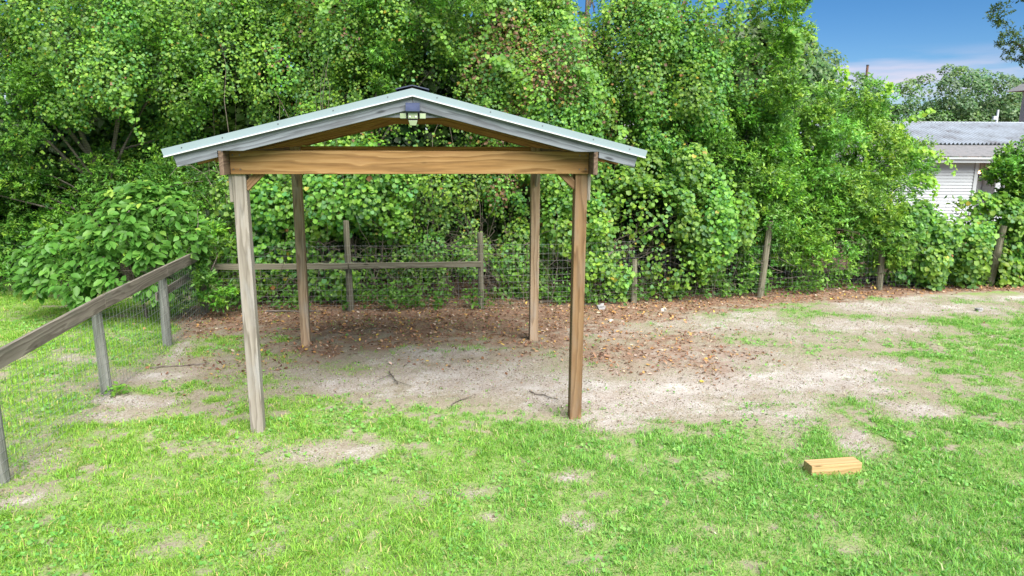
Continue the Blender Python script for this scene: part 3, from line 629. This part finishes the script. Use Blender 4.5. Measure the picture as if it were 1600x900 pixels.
TC = plant(VT, 'vine-smothered tree behind the left slope of the shelter roof', 'tree', (-3.6, 16.3, 0),
      [(-3.9, 16.0, 4.9, 1.6, 1.1, 2.1), (-2.0, 15.6, 4.8, 1.7, 1.2, 2.2), (-3.0, 15.7, 6.4, 2.2, 1.2, 1.3)], 190, (.2, .5), 76000, 'vine', 111, (.045, .085), brown=.03, flat=1.5, holes=.43)
TD = plant(VT, 'vine-smothered tree with brown dead leaves behind the right roof slope', 'tree', (.6, 16.0, 0),
      [(.4, 15.3, 4.1, 1.35, 1.0, 2.0), (-.1, 15.5, 6.2, 1.05, 1.0, 1.2)], 120, (.2, .45), 46000, 'vine', 121, (.045, .085), brown=.10, flat=1.6, holes=.38)
TE = plant(VT, 'tall rounded vine-smothered tree rising right of the shelter roof', 'tree', (3.9, 16.6, 0),
      [(3.3, 15.9, 4.3, 1.7, 1.2, 2.0), (4.5, 16.1, 5.6, 1.5, 1.2, 1.7), (2.9, 15.9, 4.9, .9, 1.0, 1.5)], 170, (.2, .5), 68000, 'vine', 131, (.05, .09), brown=.02, flat=1.5, holes=.42)
# leafy shoots of the trees themselves pushing through the vines
def shoots(T, bigs, nsub, n, seed, size=(.06, .1)):
    foliage(T, bigs, nsub, (.2, .42), n, 'narrow', seed, size, name='leafy_shoots', base=tuple(T.location), core=.1)
shoots(TA, [(-10.4, 14.6, 4.2, 1.6, .7, 1.2), (-7.0, 14.8, 4.6, 1.0, .6, .9), (-8.6, 14.5, 5.6, 1.4, .6, .7)], 34, 22000, 801)
shoots(TC, [(-2.6, 14.8, 5.2, .6, .5, .9), (-1.3, 14.6, 5.6, .8, .5, .7)], 14, 9000, 802)
shoots(TE, [(2.5, 15.0, 4.9, .6, .5, .8), (5.3, 15.3, 4.3, .7, .6, 1.2), (5.6, 15.6, 5.7, .6, .6, .7)], 18, 12000, 803)
VM = 'vine_mound'
plant(VM, 'vine mound hanging over the back fence right of the front right post', 'vine', (2.3, 14.9, 0), [(1.9, 14.5, 1.25, 1.0, .55, 1.2), (3.4, 14.75, 1.6, 1.3, .6, 1.35), (1.4, 15.0, 2.6, .8, .5, .9), (4.6, 15.3, 1.0, .8, .4, .9)], 120, (.16, .38), 26000, 'vine', 141, (.055, .098), trunk_r=.04, flat=1.4, holes=.43, tmpl=T_VINE)
plant(VM, 'sunlit vine mound above the rail behind the left shelter posts', 'vine', (-4.5, 14.8, 0), [(-4.7, 14.4, 1.9, 1.3, .55, .8), (-3.2, 14.6, 2.2, 1.0, .6, .9), (-4.6, 14.3, .7, 1.3, .4, .5)], 70, (.2, .45), 12000, 'vine', 151, (.065, .11), trunk_r=.04, flat=1.2, holes=.36, tmpl=T_VINE)
plant(VM, 'shaded vine mound between the two middle fence posts', 'vine', (-1.8, 15.6, 0), [(-1.7, 14.9, 2.0, 1.5, .6, .9), (.5, 15.2, 1.9, 1.0, .6, 1.2), (-1.9, 14.7, .7, 1.5, .4, .6), (.3, 14.9, .6, .9, .4, .6)], 75, (.18, .4), 19000, 'vine', 161, (.05, .09), trunk_r=.04, flat=1.2, holes=.45)
plant(VM, 'tangle of light green vines over the fence below the white house', 'vine', (10.4, 17.1, 0), [(10.3, 16.45, .95, 1.5, .6, .95), (11.9, 16.7, 1.0, 1.1, .6, 1.0), (9.0, 16.1, .8, 1.0, .5, .8), (12.9, 16.9, .7, 1, .5, .8), (14.6, 17.2, 1.0, 1.3, .6, .9)], 128, (.2, .4), 25000, 'vine', 171, (.07, .12), trunk_r=.04, flat=1.2, holes=.33, tmpl=T_VINE)
ES = 'evergreen_shrub'
plant(ES, 'bright green bushy shrub in front of the white house', 'shrub', (7.2, 17.1, 0),
      [(7.2, 16.9, 2.9, 1.5, 1.1, 1.6), (8.3, 17.0, 2.2, 1.15, 1.0, 1.5), (6.4, 16.7, 2.1, 1.0, .9, 1.6), (7.6, 16.1, 1.35, 1.5, .7, .9), (6.2, 15.7, 1.3, .9, .6, .8)], 160, (.25, .52), 90000, 'narrow', 181, (.07, .11),
      pal=[(.125, .28, .04), (.175, .36, .05), (.23, .42, .06), (.09, .20, .04), (.30, .47, .06)], w=[3, 4, 3, 1.6, 1.2], trunk_r=.07)
plant(ES, 'evergreen shrub growing under the tall tree right of the shelter', 'shrub', (4.5, 15.7, 0),
      [(4.4, 15.6, 2.9, 1.5, .8, 1.0), (5.3, 15.7, 2.1, .9, .7, .9), (3.0, 15.4, 3.2, 1.0, .6, .7), (5.6, 16.0, 3.6, .7, .6, 1.0), (5.0, 15.4, 1.4, .9, .5, .8)], 110, (.22, .45), 50000, 'narrow', 191, (.06, .10), trunk_r=.06)
plant(ES, 'dark evergreen shrub below the vines at the far left', 'shrub', (-8.8, 14.9, 0),
      [(-9.0, 15.6, 2.0, 1.9, .7, .9), (-7.2, 15.6, 2.1, 1.4, .7, .9), (-11.2, 14.9, 2.2, 1.5, .8, 1.0)], 100, (.25, .5), 36000, 'narrow', 201, (.06, .10), trunk_r=.06)
plant(ES, 'leafy evergreen shrub at the right edge, below the oak branches', 'shrub', (12.8, 17.4, 0),
      [(11.8, 16.8, 1.8, .65, .6, 1.2), (12.6, 17.0, 2.2, 1.0, .8, 1.2), (12.0, 16.9, 2.7, .5, .5, .5)], 60, (.2, .4), 22000, 'narrow', 211, (.08, .13), trunk_r=.06)
plant(ES, 'small leafy bush crowding the corner where the two fences meet', 'shrub', (-5.75, 13.1, 0), [(-5.75, 12.95, .65, .45, .35, .55), (-6.0, 13.2, 1.3, .5, .4, .5)], 18, (.14, .28), 5000, 'narrow', 241, (.07, .11), trunk_r=.03)
plant('oak_tree', 'oak branches reaching in at the top right corner', 'tree', (14.6, 18.6, 0), [(12.1, 17.4, 6.3, .9, .9, 1.1), (11.7, 17.3, 5.35, .5, .6, .5), (14.2, 18.2, 7, 2, 1.6, 1.6), (12.3, 17.4, 4.75, .55, .6, .4)], 60, (.18, .38), 20000, 'narrow', 221, (.06, .10), trunk_r=.22,
      pal=[(.05, .10, .03), (.075, .14, .035), (.10, .17, .05)], w=[1, 1, 1], core=.05)
plant('evergreen_shrub', 'low shadowed shrub on the grass beyond the left fence', 'shrub', (-9.9, 15.0, 0), [(-9.9, 15.0, .8, 1.5, .7, .8), (-12.2, 16.0, 1.0, 1.4, .8, 1.0)], 50, (.22, .42), 14000, 'narrow', 231, (.07, .11), trunk_r=.04)
# woods behind, closing the view
for i, (x, y, z, r, lb) in enumerate([(-12, 19, 6, 3.6, 'dense tree of the wood behind the far left vines'), (-6.5, 18.5, 6, 3.4, 'dense tree of the wood behind the left vine-smothered tree'),
                                       (-1.7, 18.5, 5.4, 3.0, 'dense tree of the wood straight behind the shelter'), (.5, 18.4, 3.4, 1.5, 'dense tree of the wood behind the dead brown leaves'), (-9.3, 18.0, 4.6, 2.4, 'dense tree of the wood between the two leftmost vine masses'), (-4.2, 18.0, 4.8, 2.4, 'dense tree of the wood behind the left slope of the roof'), (5.4, 18.8, 3.4, 1.6, 'dense tree of the wood behind the tall rounded vine tree')]):
    plant('woodland_tree', lb, 'tree', (x, y + .5, 0), [(x, y, z, r, 1.4, z * .72), (x - .5 * r, y - .7, 1.7, r * .9, .9, 2.0), (x + .5 * r, y - .7, 1.7, r * .8, .9, 2.0)], 90, (.5, 1.0), 17000, 'oval', 300 + i * 7, (.18, .30), trunk_r=.2, pal=GREEN_SHADE, w=[1, 1, 1], tmpl=T_KITE, group='trees of the wood behind the fence')
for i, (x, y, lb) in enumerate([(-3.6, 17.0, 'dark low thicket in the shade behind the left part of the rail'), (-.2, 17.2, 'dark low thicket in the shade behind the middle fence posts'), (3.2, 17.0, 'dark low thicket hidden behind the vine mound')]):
    plant('thicket_shrub', lb, 'shrub', (x, y + .3, 0), [(x, y, .8, 2.0, .5, 1.0), (x + .8, y, 1.6, 1.4, .5, 1.0)], 40, (.35, .6), 5500, 'oval', 360 + i * 3, (.10, .18), trunk_r=.05, pal=GREEN_SHADE, w=[1, 1, 1])
for i, (x, y, h, lb) in enumerate([(1.75, 18.2, 9.5, 'slim bare-stemmed tree showing against the sky gap above the right roof slope'), (2.35, 18.8, 9.0, 'thin pale-trunked tree just right of the sky gap above the roof')]):
    plant('slender_tree', lb, 'tree', (x, y, 0), [(x, y, 8.3, .8, .8, 1.0), (x, y, 5.6, .35, .35, 1.2)], 18, (.2, .4), 1500, 'oval', 340 + i * 5, (.06, .1), trunk_r=.09, core=.1)

# broad-leaved shrub by the fence corner: each leaf is its own piece
BSL = (-6.7, 12.8, 0); BS = empty('broadleaf_shrub', BSL); tag(BS, 'broad-leaved green shrub leaning over the left rail fence', 'shrub')
rg = np.random.default_rng(401)
bigs = [(-6.55, 12.55, 1.35, 1.0, .7, .75), (-7.5, 12.8, 1.1, .9, .7, .7), (-6.1, 12.75, 1.85, .55, .5, .55), (-6.9, 12.4, .75, 1.0, .6, .5), (-8.2, 12.9, .9, .6, .6, .5), (-6.6, 12.9, 1.9, .6, .5, .45)]
trunk(BS, (0, 0, -.03), (.1, -.1, 1.0), .035, [np.array(b[:3]) - np.array(BSL) + np.array([s, 0, .2]) for b in bigs for s in (-.5, 0, .5)], 402)
bm = bmesh.new()
rows = [(0, .02, 0), (.25, .24, .02), (.55, .30, .0), (.8, .17, -.06), (1.0, .0, -.14)]
pv = []
for v, w_, z in rows:
    if w_ == 0: pv.append([bm.verts.new((0, v, z))])
    else: pv.append([bm.verts.new((-w_, v, z + w_ * .28)), bm.verts.new((0, v, z)), bm.verts.new((w_, v, z + w_ * .28))])
for a, b in zip(pv[:-1], pv[1:]):
    if len(b) == 3: bm.faces.new((a[0], a[1], b[1], b[0])); bm.faces.new((a[1], a[2], b[2], b[1]))
    else: bm.faces.new((a[0], a[1], b[0])); bm.faces.new((a[1], a[2], b[0]))
leaf_me = bpy.data.meshes.new('leaf'); bm.to_mesh(leaf_me); bm.free(); leaf_me.materials.append(MAT['leaf_broad'])
for f in leaf_me.polygons: f.use_smooth = True
Lb = sub_lobes(rg, bigs, 78, (.16, .3), -.1)
cnt = 0; rest = []
for j in range(2000):
    L = Lb[rg.integers(len(Lb))]; d = unit(rg.normal(0, 1, 3)); d = d if (d * L[4:]).sum() > -.1 else -d
    pos = L[:3] + d * L[3] * rg.uniform(.5, 1.0)
    if pos[2] < .12 or pos[0] > -5.45: continue
    nrm = unit(np.array([0, -.35, .8]) + d * .3 + rg.normal(0, .28, 3)); tip = unit(d * .8 + np.array([0, -.35, -.25]) + rg.normal(0, .45, 3)); tip = unit(tip - nrm * (tip @ nrm)); sx = np.cross(tip, nrm)
    s = rg.uniform(.13, .21)
    if cnt < 300 and d[1] < .35 and (d * L[4:]).sum() > .1:
        o = bpy.data.objects.new('leaf', leaf_me); COL.objects.link(o); o.parent = BS
        o.matrix_local = Matrix(((*(sx * s), 0), (*(tip * s), 0), (*(nrm * s), 0), (*(pos - BSL), 1))).transposed(); cnt += 1
    else: rest.append((pos - BSL, nrm, tip, s))
P_, N_, T_, S_ = [np.array(q) for q in zip(*rest)]
o = leaves('foliage', P_, N_, T_, S_, pick_col(rg, len(P_), [(.075, .20, .03), (.11, .27, .045), (.16, .34, .06)], [3, 3, 1]), T_OVAL, 'leaf', BS); o['kind'] = 'stuff'

# hanging runners with paired lime leaves
def runner(parent, base, p0, p1, n, seed, size=.10, pal=None):
    rg = np.random.default_rng(seed); p0, p1 = np.array(p0, float), np.array(p1, float); f = np.linspace(0, 1, n)[:, None]
    P = p0 + (p1 - p0) * f + np.array([0, -.25, .18]) * np.sin(f * np.pi) + rg.normal(0, .02, (n, 3)); P = P - np.array(base)
    k = 3; Q = np.repeat(P, k, 0) + rg.normal(0, .035, (n * k, 3)); m = n * k
    col = pick_col(rg, m, pal or [(.17, .35, .05), (.24, .42, .06), (.13, .28, .06)], [3, 2, 2])
    tp = np.clip(1.15 - .55 * np.repeat(f, k, 0)[:, 0], .4, 1)
    o = leaves('vine_runner', Q, rg.normal(0, .35, (m, 3)) + np.array([0, -.8, .5]), rg.normal(0, .6, (m, 3)) + np.array([0, 0, -.8]), rg.uniform(.8, 1.2, m) * size * tp, col, T_VINE, 'leaf', parent); o['kind'] = 'stuff'
for T, lst in ((TE, [((4.0, 14.6, 6.0), (3.3, 14.5, 5.0)), ((4.6, 14.7, 6.2), (4.2, 14.6, 5.1)), ((2.2, 14.8, 3.5), (2.0, 14.6, 2.6)), ((5.4, 14.8, 5.4), (5.6, 14.7, 4.6))]),
               (TD, [((-.2, 14.3, 6.0), (-.6, 14.2, 5.0)), ((-.5, 14.2, 4.7), (.4, 14.1, 4.1)), ((.9, 14.3, 5.6), (1.3, 14.2, 4.5)), ((1.2, 14.2, 4.6), (1.7, 14.2, 3.9))]),
               (TC, [((-1.7, 14.4, 5.6), (-1.2, 14.3, 4.8)), ((-3.4, 14.6, 5.9), (-3.7, 14.5, 5.1))]),
               (TA, [((-8.7, 14.0, 4.9), (-8.2, 13.9, 3.9)), ((-7.4, 14.2, 4.3), (-7.1, 14.1, 3.1)), ((-9.9, 13.8, 4.4), (-10.2, 13.7, 3.3))])):
    b = tuple(T.location)
    for i, (p, q) in enumerate(lst): runner(T, b, p, q, 26, 500 + i + int(abs(p[0]) * 10))
GS = [o for o in bpy.data.objects if o.name == 'evergreen_shrub'][0]
for i, (p, q) in enumerate([((7.2, 16.2, 4.2), (6.9, 16.0, 4.75)), ((7.9, 16.2, 4.0), (8.15, 16.1, 4.4)), ((8.3, 16.2, 3.4), (9.1, 16.0, 3.9)), ((8.6, 16.1, 3.1), (9.7, 15.9, 2.55)), ((9.0, 16.1, 2.5), (9.3, 15.9, 1.9)), ((6.9, 16.0, 3.6), (7.7, 15.8, 2.9))]):
    runner(GS, tuple(GS.location), p, q, 20, 560 + i, .10, [(.26, .46, .05), (.34, .52, .06), (.2, .4, .05)])

# bare stems and old vines in the shade behind the fence
def stems(name, label, n, x0, x1, yo, z0, z1, seed, r=(.002, .008)):
    rg = np.random.default_rng(seed); paths, rad = [], []
    for i in range(n):
        x = rg.uniform(x0, x1); y = fence_y(x) + rg.uniform(*yo); h = rg.uniform(z0, z1); k = 9; f = np.linspace(0, 1, k)
        arch = rg.normal(0, 1.0, 2); P = np.stack([x + arch[0] * f ** 1.4 + np.cumsum(rg.normal(0, .07, k)), y + arch[1] * .3 * f + np.cumsum(rg.normal(0, .05, k)), h * f * (1 - .4 * min(abs(arch[0]), 1.6) * f ** 2) + np.cumsum(rg.normal(0, .03, k))], 1)
        if rg.random() < .4: P[:, 2] += rg.uniform(.1, 1.2); P[:, 0] += (rg.random() - .5) * 1.6 * f; P[:, 2] -= f * h * rg.uniform(.4, 1.0)
        P[:, 2] = np.maximum(P[:, 2], .01)
        paths.append(P); rad.append(rg.uniform(*r) * (1 - .55 * f))
    o = tubes(name, paths, rad, 'stem', None, 3); tag(o, label, 'stems', kind='stuff'); return o
plain('stem', (.17, .14, .11), .85, 0, .2, .35, 3)
stems('bare_stems', 'tangle of bare grey stems behind the wire fence', 560, -5.8, 10, (.12, 1.1), .5, 2.6, 601)
stems('old_vines', 'long bare vines hanging in the gaps of the thicket', 130, -6.5, 2.2, (.7, 2.2), 2.5, 6.0, 602, (.003, .010))
# fallen branches in the fence line are counted singly
def branch(p, q, r, label, seed):
    rg = np.random.default_rng(seed); p, q = np.array(p, float), np.array(q, float); f = np.linspace(0, 1, 7)[:, None]
    P = p + (q - p) * f + np.cumsum(rg.normal(0, .018, (7, 3)), 0) * np.array([1, 1, .3]); tw = [P]; rr = [r * (1 - .6 * f[:, 0])]
    for k in (2, 4): d = (q - p) * .25; tw.append(np.stack([P[k], P[k] + d * .6 + rg.normal(0, .06, 3) * (1, 1, .3), P[k] + d + rg.normal(0, .1, 3) * (1, 1, .3)])); rr.append([r * .5, r * .4, r * .2])
    for a in tw: a[:, 2] = np.maximum(a[:, 2], r * .8 + gz(a[:, 0], a[:, 1]))
    o = tubes('fallen_branch', tw, rr, 'bark', None, 6); tag(o, label, 'branch', 'fallen branches')
branch((-1.75, 9.75, .02), (-1.5, 9.2, .02), .012, 'dark twig lying on the leaf litter edge under the shelter', 1)
branch((-.75, 8.45, .015), (-.45, 8.75, .015), .009, 'thin twig on the sand near the middle of the shelter', 2)
branch((.2, 9.05, .015), (.55, 8.8, .015), .009, 'thin twig on the sand left of the front right post', 3)
branch((2.0, 14.0, 1.1), (1.3, 14.2, .5), .02, 'pale dead branch propped in the wire behind the right rear post', 4)
branch((-5.2, 9.9, .02), (-4.4, 10.1, .02), .014, 'crooked dark root on the bare soil beside the left fence', 5)
branch((-4.7, 13.2, .05), (-3.7, 13.15, .04), .022, 'grey branch lying along the foot of the back fence', 6)

# leafy undergrowth at the fence foot
rg = np.random.default_rng(611); M = 1100; x = rg.uniform(-6, 13, M); yy = fence_y(x) + rg.uniform(-.1, .9, M); dens = fbm(x, yy, .9, 3); keep = rg.random(M) < sst(.38, .7, dens) + .12; x, yy = x[keep], yy[keep]; M = len(x); K = 14
hh = rg.uniform(.12, .6, M) * (.5 + dens[keep]); pos = np.stack([np.repeat(x, K), np.repeat(yy, K), np.repeat(hh, K) * rg.uniform(.2, 1, M * K)], 1) + rg.normal(0, .06, (M * K, 3)) * (1, 1, .3); pos[:, 2] = np.maximum(pos[:, 2], .02)
o = leaves('undergrowth', pos, rg.normal(0, .4, (M * K, 3)) + (0, -.3, .8), rg.normal(0, .8, (M * K, 3)) + (0, -.4, 0), rg.uniform(.05, .11, M * K), np.repeat(pick_col(rg, M, [(.08, .2, .03), (.12, .27, .04), (.16, .33, .05)], [2, 3, 2]), K, 0), T_OVAL, 'leaf')
tag(o, 'low leafy weeds along the foot of the back fence', 'undergrowth', kind='stuff')
# small weed at the foot of the left fence post
WD = empty('weed', (-5.12, 8.78, 0)); tag(WD, 'small green weed at the foot of a left fence post', 'weed')
rg = np.random.default_rng(621); k = 46; o = leaves('foliage', rg.normal(0, .07, (k, 3)) * (1, 1, .4) + (0, 0, .09), rg.normal(0, .4, (k, 3)) + (0, -.2, .8), rg.normal(0, 1, (k, 3)), rg.uniform(.05, .09, k), pick_col(rg, k, [(.12, .3, .04), (.18, .38, .05)], [1, 1]), T_OVAL, 'leaf', WD)
tubes('stem', [[(0, 0, -.01), (.01, 0, .05), (.03, .01, .11)], [(0, 0, -.01), (-.03, 0, .05), (-.05, .01, .1)]], [.004, .004], 'stem', WD, 4)
# stones
def stone(x, y, r, mat, label, seed):
    rg = np.random.default_rng(seed); bm = bmesh.new(); bmesh.ops.create_icosphere(bm, subdivisions=2, radius=1)
    sc_ = rg.uniform(.7, 1.3, 3); 
    for v in bm.verts: v.co = Vector((v.co.x * sc_[0], v.co.y * sc_[1], v.co.z * sc_[2] * .65)) * r * (1 + .22 * rg.normal())
    o = bm_obj('stone', bm, mat); o.location = (x, y, r * .35); tag(o, label, 'stone', 'stones by the fence')
stone(1.82, 12.75, .05, 'stone', 'small white stone on the soil right of the front right post', 1)
stone(1.75, 13.75, .09, 'stone_grey', 'grey stone at the foot of the vine mound', 2)
stone(2.95, 13.55, .07, 'stone', 'pale flat stone in the leaf litter below the vine mound', 3)
stone(9.2, 13.75, .06, 'stone_grey', 'dark lump on the sandy edge near the right fence post', 4)

# ------------------------------------------------------------------ white house beyond the fence
HB = (15, 26, 0); HS = empty('white_house', HB); tag(HS, 'white clapboard house with ribbed metal roof behind the shrubs', 'house')
def hl(x, y, z): return (x - HB[0], y - HB[1], z)
def wall(x0, x1, y, z0, z1, step=.112):
    w = board('wall', hl(x0, y + .06, (z0 + z1) / 2), hl(x1, y + .06, (z0 + z1) / 2), .08, z1 - z0, 'house_trim', HS, bev=0)
    n = int((z1 - z0) / step); bm = bmesh.new(); L = x1 - x0
    vs = [bm.verts.new(c) for c in ((-L / 2, 0, 0), (L / 2, 0, 0), (L / 2, -.028, 0), (-L / 2, -.028, 0), (-L / 2, 0, step - .002), (L / 2, 0, step - .002), (L / 2, -.003, step - .002), (-L / 2, -.003, step - .002))]
    for f in ((0, 1, 2, 3), (4, 7, 6, 5), (3, 2, 6, 7), (0, 4, 5, 1), (1, 5, 6, 2), (0, 3, 7, 4)): bm.faces.new([vs[i] for i in f])
    bmesh.ops.recalc_face_normals(bm, faces=bm.faces[:])
    me = bpy.data.meshes.new('siding_board'); bm.to_mesh(me); bm.free(); me.materials.append(MAT['siding'])
    for i in range(n):
        o = bpy.data.objects.new('siding_board', me); COL.objects.link(o); o.parent = w
        o.location = (0, -.042, -(z1 - z0) / 2 + i * step)
wall(9.0, 16.46, 25.9, .25, 2.62); wall(16.62, 17.25, 26.6, .25, 2.62); wall(17.3, 22, 25.9, .25, 2.62)
vertical('corner_board', *hl(16.53, 25.93, 0)[:2], .2, 2.62, .13, .13, 'house_trim', HS); vertical('corner_board', *hl(17.32, 25.93, 0)[:2], .2, 2.62, .1, .12, 'house_trim', HS)
board('porch_wall', hl(16.58, 26.0, 1.4), hl(16.58, 26.7, 1.4), .06, 2.4, 'siding', HS); board('porch_wall', hl(17.3, 26.0, 1.4), hl(17.3, 26.7, 1.4), .06, 2.4, 'siding', HS)
board('porch_ceiling', hl(16.94, 26.0, 2.6), hl(16.94, 26.6, 2.6), .66, .03, 'brick_patch', HS)
board('fascia', hl(8.8, 25.42, 2.60), hl(17.0, 25.42, 2.60), .05, .19, 'house_trim', HS)
board('fascia', hl(17.0, 25.44, 2.60), hl(22.2, 25.44, 2.60), .05, .17, 'house_trim', HS)
board('gutter', hl(8.8, 25.36, 2.66), hl(16.9, 25.36, 2.66), .08, .07, 'house_trim', HS)
board('soffit', hl(8.8, 25.66, 2.635), hl(22.2, 25.66, 2.635), .46, .02, 'house_trim', HS)
board('lower_roof', hl(8.8, 26.22, 2.905), hl(22.2, 26.22, 2.905), 1.68, .03, 'shingle', HS, up=(0, -.215, 1))
bm = bmesh.new()
for s in range(15):
    x0 = 8.6 + s * .92; wd = .92; nrib = 6; prof = []
    bm = bmesh.new()
    for i in range(nrib * 6 + 1):
        f = i / (nrib * 6); prof.append((x0 + f * (wd - .002), .036 * math.cos(f * nrib * 2 * math.pi)))
    r0 = [bm.verts.new((x - HB[0], 27.02 - HB[1], 3.15 + h)) for x, h in prof]; r1 = [bm.verts.new((x - HB[0], 30.2 - HB[1], 3.99 + h)) for x, h in prof]
    for i in range(len(prof) - 1): bm.faces.new((r0[i], r0[i + 1], r1[i + 1], r1[i]))
    bm_obj('roof_sheet', bm, 'roof_galv', HS)
board('back_roof', hl(8.6, 31.8, 3.55), hl(22.4, 31.8, 3.55), 3.3, .03, 'roof_galv', HS, up=(0, .26, 1))
board('ridge_cap', hl(8.6, 30.2, 3.995), hl(22.4, 30.2, 3.995), .2, .03, 'roof_galv', HS)
board('upper_wall', hl(8.8, 27.25, 3.0), hl(22.2, 27.25, 3.0), .1, .3, 'house_trim', HS, bev=0)
board('end_wall', hl(8.95, 26.0, 1.4), hl(8.95, 33, 1.4), .1, 2.6, 'siding', HS, bev=0)
vertical('vent_pipe', *hl(19.9, 30.3, 0)[:2], 3.9, 4.5, .07, .07, 'house_trim', HS); vertical('meter_box', *hl(19.8, 30.28, 0)[:2], 4.1, 4.25, .16, .1, 'house_trim', HS)
PL = empty('porch_lamp', (16.85, 26.2, 2.25)); tag(PL, 'small lit lamp hanging in the house porch', 'lamp')
bm = bmesh.new(); bmesh.ops.create_uvsphere(bm, u_segments=12, v_segments=8, radius=.05); o = bm_obj('bulb', bm, 'bulb', PL, True); o.location = (0, 0, -.10)
bm = bmesh.new(); bmesh.ops.create_cone(bm, cap_ends=True, segments=12, radius1=.1, radius2=.06, depth=.12); o = bm_obj('lamp_base', bm, 'lamp_black', PL); o.location = (0, 0, -.24)
tubes('chain', [[(0, 0, .33), (0, 0, .1), (0, 0, -.05)]], [.008], 'lamp_black', PL, 5)
# taller pale house at the right edge
H2 = (33.5, 42, 0); H = empty('pale_house', H2); tag(H, 'tall pale house just showing at the right edge of the picture', 'house')
board('wall', (-2.6, 0, 3.1), (4, 0, 3.1), 6, 6.2, 'siding', H, bev=0)
board('band', (-2.7, -3.06, 4.75), (4, -3.06, 4.75), .1, .18, 'house_trim', H)
vertical('corner_board', -2.62, -3.04, 0, 6.2, .16, .12, 'house_trim', H)
prism('roof', [(-3.4, 6.15), (4.6, 6.15), (.6, 8.2)], 6.8, Matrix.Identity(4), 'shingle', H, 0)
for z in (2.2, 5.3):
    w = board('window', (-.9, -3.02, z), (.2, -3.02, z), .06, 1.2, 'house_trim', H); board('pane', (-.46, -.02, 0), (.46, -.02, 0), .04, 1.0, 'glass_dark', w, bev=0)

# utility poles
def pole(x, y, h, label, lean=.0):
    P = empty('utility_pole', (x, y, 0)); tag(P, label, 'pole')
    tubes('shaft', [[(0, 0, -.1), (lean * .5, 0, h / 2), (lean, 0, h)]], [[.11, .10, .08]], 'pole_wood', P, 8)
    tubes('pole_cap', [[(lean, 0, h - .02), (lean, 0, h + .06)]], [[.095, .085]], 'lamp_black', P, 8); return P
pole(23.6, 50, 8.1, 'brown utility pole rising above the bright shrub', .1)
# far trees
for i, (x, y, zc, rx, rz, lb) in enumerate([(39.6, 66, 5.6, 5.2, 4.0, 'large round green tree beyond the house roof'), (47.5, 68, 4.4, 3.6, 2.9, 'paler rounded tree beyond the right end of the house roof'), (33.6, 70, 4.9, 2.2, 2.2, 'small tree top peeping just right of the utility pole'),
                                             (18.6, 46, 4.8, 3.0, 3.1, 'dark tree beyond the bright shrub, right of the vine-covered tree'), (15.0, 42, 5.4, 2.4, 3.2, 'dark tree close behind the right edge of the vine-covered tree'), (48.5, 78, 6.4, 2.2, 2.4, 'thin-crowned tree standing between the two round far trees')]):
    plant('far_tree', lb, 'tree', (x, y, 0), [(x, y, zc, rx, rx * .8, rz), (x - rx * .5, y - .5, zc - rz * .3, rx * .7, rx * .6, rz * .7), (x + rx * .55, y - .5, zc - rz * .35, rx * .6, rx * .6, rz * .65)], 90 if i != 5 else 26, (.5, 1.1), 24000 if i != 5 else 5000, 'oval', 700 + 9 * i, (.18, .30),
          trunk_r=.3, pal=[(.07, .15, .05), (.10, .19, .055), (.13, .23, .07)], w=[1, 1, 1], tmpl=T_KITE, core=.45, group='trees beyond the house')

bpy.context.view_layer.update()
